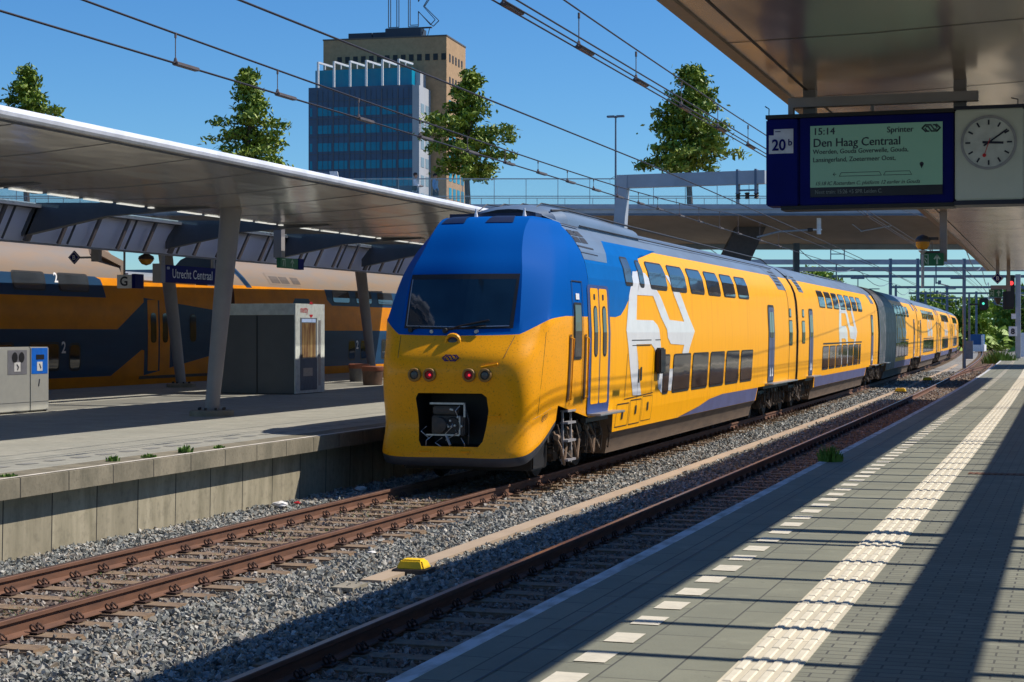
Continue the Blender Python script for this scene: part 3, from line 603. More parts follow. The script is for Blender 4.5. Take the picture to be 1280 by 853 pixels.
def end_door(car,y0,y1):
    m=MB(); patch(m,rrect(y0,y1,1.04,3.22,.14),.010,mi=0); patch(m,rrect(y0+.07,y1-.07,1.10,3.15,.12),.016,mi=1)
    patch(m,rrect(y0+.2,y1-.2,2.30,3.02,.14),.022,mi=2); 
    for yy in(y0+.38,y1-.38):
        patch(m,[(yy-.09,1.22),(yy+.09,1.22),(yy+.04,1.46),(yy-.04,1.46)],.022,mi=3)
    line(m,[((y0+y1)/2,1.1),((y0+y1)/2,3.1)],.03,.024)
    for i in range(len(m.m)): pass
    o=part('door',m,[BLK,mat('door_slate_paint',(.075,.085,.19),(.06,.07,.15),rough=.4,sc=3),GLSU,SIGNW],car)
    return o
def end_section(car,g0,L,far=False):
    pass
def mid_car(first=True):
    """local y 0..26.3, right side faces +x"""
    L=26.25
    m=shell(PU,.02,L,4.12); lb=lowerbody(None,4.1,21.3); o=len(m.v); m.v+=lb.v; m.f+=[tuple(i+o for i in f) for f in lb.f]; m.m+=[{0:0,1:3,2:4}[x] for x in lb.m]
    car=part('carriage',m,[YEL,ROOF,BLK,UNDER,SKIRT],None,smooth=True)
    q=MB(); patch(q,[(4.25,.965),(21.15,.965),(20.95,.63),(4.45,.63)],.009); part('skirt_band',q,SKIRT,car)
    q=MB()
    for pl in LOGO_A: patch(q,[(a+5.25,b) for a,b in pl if True],.006)
    part('livery_mark',q,WHT,car)
    for k in range(7):
        y=5.45+2.08*k; window(car,rrect(y,y+1.72,3.30,3.88,.14,(.05,.0,-.05,0)),glass=GLSU)
        y=6.0+1.98*k; window(car,rrect(y,y+(1.75 if k<6 else .7),1.16,1.98,.10,(-.0,0,.1,.1)))
    end_door(car,2.55,3.55); end_door(car,22.95,23.95); steps(car,2.2,4.2); steps(car,22.6,24.4)
    q=MB(); patch(q,rrect(.55,1.6,3.72,4.30,.03,(.5,.5,0,0)),.006,mi=0)
    for k in range(5): patch(q,[(.95+.0,3.80+.09*k),(1.75,3.80+.09*k),(1.7,3.85+.09*k),(.9,3.85+.09*k)],.012,mi=1)
    patch(q,rrect(L-2.6,L-1.2,3.72,4.30,.03,(.3,.3,-.3,-.3)),.006,mi=0); part('roof_grille',q,[ROOF,BLK],car)
    for yy in(.9,): window(car,rrect(yy+.1,yy+.55,2.92,3.18,.06),glass=GLSU,fr=.03); window(car,rrect(yy-.05,yy+.65,2.10,2.82,.08),glass=GLSU,fr=.03)
    q=MB(); line(q,[(.02,1.0),(.02,4.2)],.05,.012); line(q,[(L-.03,1.0),(L-.03,4.2)],.05,.012); line(q,[(L-1.3,1.0),(L-1.3,3.6),(L-1.9,4.4)],.03,.008); line(q,[(6.2,2.06),(19,2.06)],.05,.008); part('panel_line',q,BLK,car)
    bogie(car,2.1); bogie(car,24.1)
    q=MB(); q.box(-1.15,1.15,L,L+.34,1.0,4.2); part('gangway',q,BLK,car)
    return car
# ------------------------------------------------------------------ front car
ROWS=[ # (centre),(A),(B),(S): x,y,z
 [(0,0,.32),(1.04,.05,.33),(1.27,.48,.50),(1.365,1.25,.93)],
 [(0,-.06,.46),(1.05,-.01,.47),(1.31,.44,.63),(1.375,1.25,1.0)],
 [(0,.05,.95),(1.05,.12,.95),(1.30,.56,1.03),(1.40,1.30,1.25)],
 [(0,-.02,1.5),(1.06,.07,1.5),(1.35,.57,1.5),(1.435,1.33,1.5)],
 [(0,-.03,1.98),(1.05,.08,1.98),(1.385,.66,2.02),(1.47,1.38,2.05)],
 [(0,.22,2.40),(1.03,.36,2.42),(1.41,.80,2.66),(1.495,1.46,2.72)],
 [(0,.24,2.44),(1.02,.38,2.46),(1.40,.83,2.70),(1.492,1.48,2.76)],
 [(0,.60,3.36),(.96,.73,3.36),(1.34,1.30,3.36),(1.452,1.85,3.36)],
 [(0,.92,3.80),(.86,1.05,3.80),(1.22,1.68,3.80),(1.345,2.15,3.80)],
 [(0,1.24,4.14),(.80,1.38,4.14),(1.09,1.98,4.09),(1.19,2.45,4.09)],
 [(0,1.60,4.36),(.78,1.74,4.36),(1.0,2.2,4.31),(1.09,2.62,4.27)],
 [(0,1.95,4.42),(.74,2.05,4.42),(.92,2.42,4.39),(1.0,2.82,4.35)]]
def cr(p0,p1,p2,p3,t): return .5*((2*p1)+(-p0+p2)*t+(2*p0-5*p1+4*p2-p3)*t*t+(-p0+3*p1-3*p2+p3)*t**3)
def ctrl(v):
    i=min(int(v),len(ROWS)-2); t=v-i; out=[]
    g_=lambda k: ROWS[max(0,min(len(ROWS)-1,k))]
    for c in range(4):
        P=[Vector(g_(i+d)[c]) for d in(-1,0,1,2)]
        if i in(5,): out.append(P[1].lerp(P[2],t))
        elif i==6: out.append(cr(P[1]*2-P[2],P[1],P[2],P[3],t))
        elif i==4: out.append(cr(P[0],P[1],P[2],P[2]*2-P[1],t))
        else: out.append(cr(*P,t))
    return out
def nose(u,v):
    """u: -3..3 (sign = side), v: row"""
    s=1 if u>=0 else -1; a=abs(u); C=ctrl(v)
    crease=min(1,max(0,(v-4.2)/1.2))
    pm=Vector((-C[1].x,C[1].y,C[1].z)); J=C[3]+(C[3]-C[2])*.5; J.x=C[3].x+.01; J.y=C[3].y+.5
    i=min(int(a),2); t=a-i
    if i==0: q=cr(pm,C[0],C[1],C[1]*2-C[0],t)
    elif i==1:
        p0=(C[1]*2-C[2])*crease+C[0]*(1-crease); q=cr(p0,C[1],C[2],C[3],t)
    else: q=cr(C[1],C[2],C[3],J,t)
    if i>=1:
        l_=C[i].lerp(C[i+1] if i<2 else C[3],t) if i<2 else C[2].lerp(C[3],t); q=q.lerp(l_,crease*.65)
    if i==0 and crease<1:
        q2=cr(pm,C[0],C[1],C[2],t); q=q*crease+q2*(1-crease)
    return Vector((q.x*s,q.y,q.z))
def front_car():
    L=27.55; Y1=3.0
    m=shell(PU,Y1,L,4.14); lb=lowerbody(None,4.75,20.7); o=len(m.v); m.v+=lb.v; m.f+=[tuple(i+o for i in f) for f in lb.f]; m.m+=[{0:0,1:3,2:0}[x] for x in lb.m]
    # nose
    us=[-3+6*i/48 for i in range(49)]; vs=[0,.5]+[1+.25*i for i in range(0,17)]+[5.5]+[6+.2*i for i in range(0,26)]
    vs=sorted(set([0,.5,1]+[1+.25*i for i in range(17)]+[6+.2*i for i in range(26)]))
    o=len(m.v); W=len(us)
    grid=[[nose(u,v) for u in us] for v in vs]
    for r in grid: m.v+=[tuple(p) for p in r]
    for i in range(len(vs)-1):
        vm=(vs[i]+vs[i+1])/2; mi=5 if vm<.9 else (6 if vm<5 else 7)
        for j in range(W-1): m.f.append((o+i*W+j,o+i*W+j+1,o+(i+1)*W+j+1,o+(i+1)*W+j)); m.m.append(mi)
    for sd,j in((1,W-1),(-1,0)):
        rows=[k for k in range(len(vs)) if vs[k]>=2]; o2=len(m.v)
        for k in rows:
            z=grid[k][j].z if k!=rows[0] else .98; z=min(z,4.36); m.v.append((sd*(wz(z)+.0),Y1+.003,z))
        for a,k in enumerate(rows[:-1]):
            m.f.append((o+k*W+j,o2+a,o2+a+1,o+rows[a+1]*W+j)); m.m.append(7 if vs[k]>=5 else 6)
    # top plateau
    k=len(vs)-1; top=[o+k*W+j for j in range(W)]; o3=len(m.v); m.v+=[(-.92,Y1+.002,4.36),(.92,Y1+.002,4.36)]
    m.f.append(tuple(top)+(o3+1,o3)); m.m.append(8)
    bt=[o+j for j in range(W)]; m.f.append(tuple(bt[::-1])); m.m.append(2)
    car=part('carriage',m,[YEL,ROOF,BLK,UNDER,SKIRT,mat('front_trim_grey',(.045,.05,.062),rough=.5),YELD,BLUF,ROOF],None,smooth=True)
    # coupler opening
    cut=MB(); cut.prism([(-.50,.63),(.46,.63),(.53,.72),(.62,1.20),(.60,1.42),(.52,1.48),(-.55,1.48),(-.60,1.40),(-.58,1.2),(-.55,.72)],'y',-.3,.75)
    co=part('cutter',cut,BLK,None); co.location=car.location
    md=car.modifiers.new('b','BOOLEAN'); md.object=co; md.operation='DIFFERENCE'; md.solver='FAST'
    dg=bpy.context.evaluated_depsgraph_get(); ne=bpy.data.meshes.new_from_object(car.evaluated_get(dg)); 
    car.modifiers.clear(); 
    if len(ne.polygons)>200: car.data=ne
    bpy.data.objects.remove(co)
    rec=MB(); rec.box(-.62,.62,.72,.76,.60,1.5); rec.box(-.64,-.62,.1,.76,.6,1.5); rec.box(.62,.64,.1,.76,.6,1.5); rec.box(-.64,.64,.1,.76,1.50,1.52); rec.box(-.64,.64,.1,.76,.58,.60); part('coupler_recess',rec,BLK,car)
    cp=MB(); cp.bbox(-.34,.22,.02,.30,.80,1.12,.02,0); cp.box(-.36,.24,.0,.03,1.30,1.33,1); cp.box(.21,.24,.0,.03,1.10,1.33,1); cp.box(.13,.155,.0,.03,.82,1.12,1); cp.box(-.42,.14,.0,.03,.80,.825,1)
    cp.lathe([(.05,-.10),(.12,-.09),(.13,.05)],(-.18,.02,.97),14,0,'y'); cp.lathe([(.13,-.02),(.14,.0),(.14,.05)],(.02,.02,.96),14,2,'y'); cp.bbox(-.32,.12,.02,.2,1.14,1.27,.02,0)
    cp.tube([(-.06,-.05,.80),(.02,-.10,.66)],.022,6,1); cp.tube([(.22,.05,1.25),(.30,.0,1.05),(.30,.0,.8),(.27,.05,.66)],.014,5,0); part('coupler',cp,[DRK,SIL,BLK],car)
    q=MB()
    for k in range(7): a=random.uniform(-.5,.2); b=random.uniform(.75,1.3); q.tube([(a,.03,b),(a+random.uniform(-.1,.1),-.03,b-.08),(a+random.uniform(-.15,.15),.02,b-.2)],.009,5)
    for k in range(9): a=random.uniform(-.32,.2); b=random.uniform(.82,1.25); q.lathe([(.018,-.03),(.02,.02)],(a,.0,b),6,0,'y')
    part('coupler_hose',q,SIL,car)
    q=MB()
    for us_,vs_ in(([-.95+.02*i for i in range(6)],[4.95-.16*i for i in range(6)]),([.93-.03*i for i in range(6)],[4.95-.16*i for i in range(6)]),([-2.6+.32*i for i in range(6)],[2.05]*6),([.75+.3*i for i in range(7)],[2.1+.02*i for i in range(7)]),([1.9]*6,[2.2+.5*i for i in range(6)])):
        q.tube([nose(a,b) for a,b in zip(us_,vs_)],.0045,4)
    part('nose_seam',q,BLK,car)
    # windscreen
    def npatch(u0a,u1a,u0b,u1b,v0,v1,off,nu=14,nv=6):
        q=MB(); vs_=[]
        for j in range(nv+1):
            v=v0+(v1-v0)*j/nv; t=j/nv
            for i in range(nu+1):
                u=(u0a+(u0b-u0a)*t)*(1-i/nu)+(u1a+(u1b-u1a)*t)*(i/nu); p=nose(u,v); du=nose(u+.02,v)-nose(u-.02,v); dv=nose(u,min(v+.02,10.9))-nose(u,v-.02); nn=du.cross(dv).normalized()
                vs_.append(p+nn*off)
        q.add(vs_,[(j*(nu+1)+i,j*(nu+1)+i+1,(j+1)*(nu+1)+i+1,(j+1)*(nu+1)+i) for j in range(nv) for i in range(nu)]); return q
    part('windscreen_frame',npatch(-.93,.90,-.98,.97,6.06,7.06,.006),BLK,car)
    part('windscreen',npatch(-.88,.84,-.93,.915,6.11,6.93,.012),WSH,car)
    fr=MB()
    for a,b,c_,d,e,f in((-.895,-.88,-.945,-.93,6.10,6.94),(-.88,.84,-.88,.84,6.095,6.11)):
        t=npatch(a,b,c_,d,e,f,.014,2 if b-a<.1 else 14,6 if b-a<.1 else 2); o_=len(fr.v); fr.v+=t.v; fr.f+=[tuple(i+o_ for i in g2) for g2 in t.f]; fr.m+=t.m
    part('windscreen_trim',fr,SIL,car)
    for ux,dx in((-.80,.62),(-.18,.72)):
        a=nose(ux,6.04); q=MB(); q.tube([a+Vector((0,-.03,0)),a+Vector((.25,.0,.08)),a+Vector((dx,.05,.17))],.014,5); q.tube([a+Vector((.08,-.02,.02)),a+Vector((dx-.05,.03,.09))],.011,5)
        q.lathe([(.04,-.06),(.045,0)],a,10,0,'y'); part('wiper',q,BLK,car)
    for ux in(-.42,.33):
        a=nose(ux,6.02); q=MB(); q.lathe([(.03,-.03),(.035,0),(.035,.02)],a,10,0,'y'); part('washer_nozzle',q,SIL,car)
    # lights
    for x,red in((-.57,0),(-.33,1),(.31,1),(.56,0)):
        u=x/1.09; a=nose(u,3.55); 
        q=MB(); q.lathe([(.105,.03),(.112,-.03),(.10,-.045),(.075,-.05),(.072,-.03)],(a.x,a.y,a.z),18,0,'y'); part('lamp_bezel',q,mat('ochre_bezel',(.34,.17,.03),rough=.5),car,smooth=False)
        q=MB(); q.lathe([(.074,-.028),(.05,-.042),(.001,-.046)],(a.x,a.y,a.z),16,0,'y'); part('headlight' if not red else 'tail_light',q,(emis('tail_red',(.22,.002,.01),.06) if 'tail_red' not in MATS else MATS['tail_red']) if red else mat('lamp_glass_dark',(.06,.065,.07),rough=.15),car)
        if red: q=MB(); q.lathe([(.022,-.047),(.001,-.052)],(a.x+.015,a.y,a.z),10,0,'y'); part('tail_light_led',q,MATS['led_red'] if 'led_red' in MATS else emis('led_red',(1,.02,.05),.7),car)
    a=nose(-.03,5.0); q=MB(); q.lathe([(.15,.08),(.15,-.03),(.135,-.055),(.10,-.06),(.095,-.03)],(a.x,a.y-.02,a.z-.11),20,0,'y'); part('top_headlight_ring',q,YELD,car); q=MB(); q.lathe([(.098,-.03),(.06,-.05),(.001,-.055)],(a.x,a.y-.02,a.z-.12),20,0,'y'); part('top_headlight',q,mat('lamp_glass_dark',(.06,.065,.07)),car)
    q=MB(); ns_logo(q,(0,nose(0,4.2).y-.02,2.04),(1,0,0),(0,.45,.9),.27,.019,.006); part('emblem',q,NAVY,car)
    for p0,p1 in(((.52,-.05,1.90),(.78,-.02,1.95)),((.64,-.05,1.13),(.80,-.02,1.13)),((-.52,-.05,.56),(-.36,-.05,.56)),((.18,-.05,.56),(.32,-.05,.56))):
        q=MB(); q.tube([Vector(p0)+Vector((0,.06,0)),p0,p1,Vector(p1)+Vector((0,.08,.02))],.014,5); part('grab_rail',q,YELD,car)
    text=text_mb('8731',.17,(1.395,.62,.95),(.16,.98,0),(0,0,1),.01,sx=.8); 
    # put number on the real skin
    vv=[]
    for v in text.v:
        t=(v[1]-.62)/.5; p=nose(2.1+t*.55,1.9+(v[2]-.95)*1.9); vv.append((p.x+.012,p.y-.004,p.z))
    text.v=vv; part('running_number',text,TXD,car)
    # blue + grey livery patches
    q=MB(); patch(q,[(Y1,2.74),(4.81,2.73),(5.21,2.77),(5.55,2.90),(5.85,3.05),(6.10,3.28),(6.33,3.50),(6.8,3.64),(7.25,3.74),(7.22,3.82),(7.35,3.90),(7.75,4.0),(8.5,4.09),(9.6,4.145),(Y1,4.145)],.003); part('blue_livery',q,BLU,car)
    q=MB(); patch(q,[(Y1,3.72),(4.6,3.71),(4.85,3.95),(5.15,4.20),(Y1,4.20)],.006)
    part('grey_livery',q,ROOF,car)
    q=MB()
    for a,b in((3.02,3.42),(3.46,3.86)):
        for c_,d in((4.02,4.12),(4.14,4.24)): patch(q,[(a,c_),(b,c_),(b-.05,d),(a-.0,d)],.012)
    line(q,[(3.0,3.95),(4.0,3.93)],.03,.012); line(q,[(3.0,3.84),(4.1,3.82)],.015,.012); line(q,[(3.0,4.33),(4.1,4.31)],.03,.03); part('roof_louvre',q,BLK,car)
    q=MB(); patch(q,[(10.6,.63),(11.4,.66),(12.4,.74),(13.9,.90),(15.5,.965),(20.6,.965),(20.45,.63)],.009); part('skirt_band',q,SKIRT,car)
    q=MB()
    for pl in LOGO_A: patch(q,pl,.007)
    part('livery_mark',q,WHT,car)
    window(car,rrect(5.70,6.32,3.33,3.88,.10),glass=GLS); window(car,rrect(6.86,7.30,3.32,3.86,.14),glass=GLSU)
    for k in range(6):
        y=7.72+1.985*k; window(car,rrect(y,y+1.66,3.31,3.87,.14,(.06,0,-.06,0)),glass=GLSU)
    for a,b in((8.72,9.40),(9.66,11.53),(11.68,13.55),(13.70,15.56),(15.72,17.57),(17.76,19.6)): window(car,rrect(a,b,1.18,2.0,.10,(0,-.1,.05,.12)))
    # power doors
    q=MB(); patch(q,rrect(2.55+.3,4.35,1.02,3.28,.12),.010,mi=0)
    part('door_surround',q,mat('door_blue_strip',(.03,.06,.22),rough=.4),car)
    for a,b in((3.02,3.56),(3.62,4.18)):
        q=MB(); patch(q,rrect(a,b,1.20,3.22,.06),.016,mi=0); patch(q,rrect(a+.15,b-.13,2.02,2.92,.13),.021,mi=1); patch(q,rrect(a+.18,b-.16,2.05,2.89,.12),.025,mi=2); patch(q,rrect(a+.2,a+.3,3.02,3.12,.02),.022,mi=3)
        part('door_leaf',q,[YEL,BLK,GLS,TXD],car)
    # cab door zone lies on the nose flank
    q=MB()
    def flank(y,z): # point on flank surface between S (y~1.3) and y=3
        t=(y-1.35)/(Y1-1.35); v=np.interp(z,[1.25,1.5,2.05,2.72,2.76,3.36,3.8,4.09],[2,3,4,5,6,7,8,9]); p=nose(3,float(v)); p2=Vector((wz(z),Y1,z))
        return p.lerp(p2,max(0,min(1,(y-p.y)/(Y1-p.y))))+Vector((.01,0,0))
    def fq(mb,y0,y1,z0,z1,off=0,mi=0,n=6):
        for k in range(n):
            a=z0+(z1-z0)*k/n;b=z0+(z1-z0)*(k+1)/n
            mb.add([flank(y0,a)+Vector((off,0,0)),flank(y1,a)+Vector((off,0,0)),flank(y1,b)+Vector((off,0,0)),flank(y0,b)+Vector((off,0,0))],[(0,1,2,3)],mi)
    fq(q,1.95,2.42,2.0,2.95,.004,0); fq(q,2.0,2.37,2.04,2.91,.008,1); fq(q,2.08,2.3,3.0,3.1,.004,2,1)
    fq(q,1.86,1.885,1.25,3.3,.004,0,10); fq(q,2.50,2.525,1.25,3.3,.004,0,10); fq(q,1.86,2.525,3.3,3.32,.004,0,1)
    part('cab_door',q,[BLK,GLS,SIGNW],car)
    for y in(1.74,2.66):
        q=MB(); q.tube([flank(y,1.32)+Vector((0,0,0)),flank(y,1.34)+Vector((.06,0,0)),flank(y,2.35)+Vector((.06,0,0)),flank(y,2.37)],.016,6); fq(q,y-.06,y+.06,1.3,2.42,.003,1); part('handrail',q,[YELD,mat('brown_recess',(.10,.045,.012),rough=.6)],car)
    # ladder + step
    q=MB(); q.box(1.33,1.36,1.75,1.79,.25,1.15); q.box(1.33,1.36,2.25,2.29,.25,1.15)
    for z in(.3,.62,.92,1.12): q.box(1.30,1.44,1.77,2.27,z,z+.035)
    part('cab_ladder',q,POSTG,car)
    q=MB(); q.bbox(-1.12,1.12,.80,1.62,.20,.92,.03); part('underframe_box',q,BLK,car)
    hm=mat('dusty_hose',(.26,.17,.11),rough=.8)
    for a in((1.55,.55,.25,.5),(2.35,.6,.3,.62),(3.4,.62,.33,.4)):
        q=MB(); q.tube([(1.25,a[0],a[1]+.25),(1.36,a[0]+.05,a[1]),(1.38,a[0]+.2,a[2]),(1.36,a[0]+.4,a[1]),(1.25,a[0]+a[3],a[1]+.2)],.022,6); q.lathe([(.05,-.05),(.05,.05)],(1.3,a[0]+.02,a[1]+.16),8,0,'y'); part('air_hose',q,hm,car)
    steps(car,2.95,4.7)
    # hatches
    q=MB(); line(q,rrect(5.0,5.95,.70,1.12,.02,n=1),.018,.008,closed=True); line(q,rrect(6.05,6.95,.70,1.16,.02,n=1),.018,.008,closed=True); line(q,rrect(7.05,7.9,.72,1.2,.02,n=1),.012,.008,closed=True)
    line(q,[(5.55,1.24),(5.70,2.05)],.025,.009); line(q,[(5.5,1.2),(7.9,1.25)],.016,.009); line(q,[(6.5,.9),(6.6,1.9)],.012,.009); line(q,[(7.75,1.25),(7.9,2.1)],.018,.009); line(q,[(6.0,2.3),(7.65,2.3)],.018,.010); line(q,[(8.0,2.3),(8.5,2.3)],.018,.010); line(q,[(6.05,2.2),(7.6,2.2)],.014,.010)
    for a,b in((5.45,.95),(6.5,1.0),(7.5,1.03)): patch(q,rrect(a-.05,a+.08,b-.12,b+.05,.02),.011)
    for a,b in((6.65,1.62),(6.85,1.66)): patch(q,rrect(a-.08,a+.05,b-.14,b+.12,.02),.011)
    line(q,[(L-1.5,1.0),(L-1.5,3.6),(L-2.1,4.4)],.05,.010); line(q,[(L-.03,1.0),(L-.03,4.3)],.06,.012)
    part('panel_line',q,BLK,car)
    q=MB(); q.bbox(1.50,1.62,8.02,8.5,1.62,2.14,.03); part('side_camera_box',q,BLK,car)
    q=MB(); patch(q,rrect(L-3.2,L-1.7,3.70,4.32,.03,(.3,.3,-.3,-.3)),.006,mi=0); 
    for k in range(5): patch(q,[(L-2.9,3.82+.09*k),(L-2.0,3.82+.09*k),(L-2.05,3.87+.09*k),(L-2.95,3.87+.09*k)],.012,mi=1)
    part('roof_grille',q,[ROOF,BLK],car)
    end_door(car,22.15,23.25); steps(car,21.8,26.5)
    for yy in(26.35,): window(car,rrect(yy-.2,yy+.2,2.90,3.17,.06),glass=GLSU,fr=.03); window(car,rrect(yy-.35,yy+.35,2.06,2.82,.08),glass=GLSU,fr=.03)
    bogie(car,3.3); bogie(car,24.3)
    q=MB(); q.box(-1.15,1.15,L,L+.34,1.0,4.2); part('gangway',q,BLK,car)
    # roof equipment
    q=MB(); q.box(-.95,.62,2.62,3.0,4.36,4.52); part('roof_equipment_box',q,mat('roof_box_navy',(.004,.012,.05),rough=.5),car)
    for x,ua,ub in((-.52,-.86,-.40),(.36,.18,.66)):
        part('roof_scoop',npatch(ua-.05,ub+.05,ua+.04,ub-.02,9.55,10.75,.012,8,6),mat('roof_box_navy',(.004,.012,.05)),car)
        q=MB(); q.lathe([(.045,0),(.02,.10),(.015,.16)],(x+.08,2.55,4.44),8); part('horn_aerial',q,SIGNW,car)
    # rounded hood over the passenger saloon
    q=MB(); n_=24; rings=[]
    for y,sx,dz in((3.02,.45,-.02),(3.3,.86,.05),(3.7,.97,.10),(4.3,1.0,.11),(6.5,1.0,.09),(9.0,1.0,.03)):
        rings.append([(.93*sx*math.cos(math.pi*k/n_),y,4.30+(.34+dz)*(max(0,math.sin(math.pi*k/n_))**.55)) for k in range(n_+1)])
    for a,b in zip(rings[:-1],rings[1:]): q.add(a+b,[(k,k+1,k+n_+2,k+n_+1) for k in range(n_)])
    q.add(rings[0],[tuple(range(n_+1))]); part('roof_hood',q,ROOF,car,smooth=True)
    q=MB()
    for x in(-.62,-.3,.05,.4): q.tube([(x,3.25,4.62),(x,3.7,4.76),(x,6,4.80)],.012,4)
    q.tube([(.70,3.3,4.60),(.80,4.0,4.64),(.82,9,4.62),(.82,25,4.60),(.8,26.2,4.5)],.02,5); q.tube([(.95,4.3,4.38),(.95,26,4.36)],.014,5); part('roof_rib',q,BLK,car)
    return car
NOSE_Y=26.2
TRN=thing('double_deck_train','long yellow double-deck train with blue cab, centre of the photo','train',(bx(-9.47,NOSE_Y),NOSE_Y,0))
def place(car,Y0,L):
    car.parent=TRN; car.location=(bx(-9.47,Y0)-TRN.location.x,Y0-NOSE_Y,0); car.rotation_euler=(0,0,KC*(Y0+L/2))
fc=front_car(); fc['label']='front carriage with blue cab'; place(fc,NOSE_Y,27.9)
mc=mid_car(); place(mc,54.1,26.6)
for k in range(1,5):
    c=copy_tree(mc); place(c,54.1+26.6*k,26.6)
    if k==1:
        c['label']='third carriage, its near end covered in dark grey graffiti'; q=MB(); gcol=mat('dark_graffiti',(.045,.05,.055),(.13,.12,.13),rough=.5,sc=2.2,lo=.5,hi=.62)
        patch(q,[(.04,1.0),(9.6,1.0),(9.2,2.4),(9.9,3.3),(8.0,4.2),(.04,4.2)],.03); patch(q,[(4.15,.64),(9.4,.64),(9.4,1.0),(4.15,1.0)],.03); part('graffiti',q,gcol,c)
        q=MB(); patch(q,[(.04,4.2),(8.0,4.2),(7.0,4.6),(.04,4.6)],.03); part('blackened_roof',q,BLK,c)
        q=MB(); 
        for pl in ([(9.6,1.9),(10.4,1.9),(10.2,3.2),(9.8,3.2)],[(10.8,1.9),(11.5,1.9),(11.3,3.2),(10.9,3.2)],[(12,1.9),(12.6,1.9),(12.6,3.2),(12.1,3.2)]): patch(q,pl,.02)
        part('graffiti_stroke',q,WHT,c)
# ------------------------------------------------------------------ left train
LT=thing('double_deck_train','orange and navy double-deck train standing beyond the left platform','train',(-31.1,30,0))
def lpart(name,polys,off,mt,car):
    q=MB()
    for p in polys: patch(q,p,off,PROFL)
    return part(name,q,mt,car)
def lshell(y0,y1,roofz=4.12):
    m=MB(); P=PROFL; ring=P+[(-x,z) for x,z in P[-2::-1]]; k=len(ring); ys=[y0,y1]
    for y in ys:
        for x,z in ring: m.v.append((x,y,z))
    for j in range(k-1): z=(ring[j][1]+ring[j+1][1])/2; m.f.append((j,k+j,k+j+1,j+1)); m.m.append(1 if z>roofz else 0)
    m.f.append((k-1,2*k-1,k,0)); m.m.append(2); m.f.append(tuple(range(k))); m.m.append(2); m.f.append(tuple(range(2*k-1,k-1,-1))); m.m.append(2); return m
def lowroof(car,y0,y1):
    q=MB(); P=[(1.45,3.4),(1.40,4.05),(1.1,4.22),(.6,4.32),(0,4.35)]; ring=P+[(-x,z) for x,z in P[-2::-1]]; k=len(ring)
    q.add([(x,y0,z) for x,z in ring]+[(x,y1,z) for x,z in ring],[(j,k+j,k+j+1,j+1) for j in range(k-1)]+[tuple(range(k)),tuple(range(2*k-1,k-1,-1))]); return q
lm=[ORG,BEIGE,BLK]
C1=part('carriage',lshell(-2,20.3),lm,LT,smooth=True); 
# end section with lowered roof: y 20.3..27.4 (world 50.3..57.4)
q=MB(); PL2=[p for p in PROFL if p[1]<=3.9]+[(1.38,4.12)]
ring=PL2+[(-x,z) for x,z in PL2[::-1]]; k=len(ring); q.add([(x,20.3,z) for x,z in ring]+[(x,27.3,z) for x,z in ring],[(j,k+j,(j+1)%k+k,(j+1)%k) for j in range(k)]+[tuple(range(k)),tuple(range(2*k-1,k-1,-1))])
part('entrance_section',q,ORG,C1)
q=MB(); ar=[(-1.25+2.5*i/12,4.10+.75*math.sin(math.pi*i/12)**.6) for i in range(13)]; q.prism(ar,'y',26.4,27.2); part('gangway_arch',q,mat('arch_black',(.02,.015,.015)),C1)
q=MB(); q.bbox(-1.3,1.2,21,25.8,4.12,4.42,.08); part('roof_unit',q,LGREY,C1)
q=MB(); q.prism([(20.3,4.13),(20.5,4.13),(20.5,4.78),(19.1,5.12),(18.9,4.95),(20.3,4.62)],'x',.8,1.30); part('roof_edge',q,BEIGE,C1)
lpart('upper_band',[[(-1.9,3.54),(19.15,3.56),(18.93,4.13),(18.6,4.22),(-1.9,4.22)]],.004,DKB,C1)
lpart('lower_band',[[(-1.9,1.05),(19.42,1.05),(21.33,1.87),(21.5,1.85),(21.5,3.45),(19.79,2.55),(-1.9,2.55)],[(21.5,1.02),(27.2,1.75),(27.2,3.2),(21.5,3.6)]],.004,DKB,C1)
for y in range(8):
    yy=13.84+2.5+.1-2.42*y
    window(C1,rrect(yy,yy+1.75,3.70,4.28,.14),PROFL,GLSU,fr=.05)
for a,b in((14.76,16.43),(12.3,14.04),(9.9,11.5),(7.4,9.1)): window(C1,rrect(a,b,1.27,2.16,.14),PROFL,GLSU,fr=.07)
window(C1,rrect(16.94,17.62,1.25,2.13,.2),PROFL,GLSU,fr=.07)
for a,b in((21.72,22.42),(22.52,23.2)):
    q=MB(); patch(q,rrect(a,b,1.16,3.54,.05),.012,PROFL,mi=0); patch(q,rrect(a+.18,b-.14,2.1,3.1,.15),.018,PROFL,mi=1); part('door_leaf',q,[ORG,GLS],C1)
window(C1,rrect(24.6,25.1,2.1,3.1,.2),PROFL,GLS,fr=.04)
q=MB(); 
for (yy,zz,ss) in((16.25,3.98,.42),(16.52,1.82,.5)):
    t=text_mb('2',ss,(0,yy,zz),(0,1,0),(0,0,1),0,bold=.01)
    for v in t.v: q.v.append((wz(v[2],PROFL)+.014,v[1],v[2]))
    o_=len(q.v)-len(t.v); q.f+=[tuple(i+o_ for i in f) for f in t.f]; q.m+=t.m
part('class_number',q,SIGNW,C1)
q=MB(); q.box(-1.35,1.35,4,19.5,.3,.62); q.box(1.0,1.45,21.2,27,.9,1.1); part('underframe',q,DRK,C1)
C2=part('carriage',lshell(28.1,62),lm,LT,smooth=True)
lpart('stripe',[[(28.25,5.0),(28.6,5.0),(29.65,4.13),(29.2,4.13)],[(28.25,4.86),(28.6,4.86),(29.5,4.2),(29.1,4.2)]],.006,DKB,C2)
lpart('upper_band',[[(36.9,3.56),(58,3.56),(58,4.22),(36.3,4.22),(36.4,3.8)],[(33.0,3.5),(34.9,3.5),(34.6,3.8),(33.3,3.8)]],.004,DKB,C2)
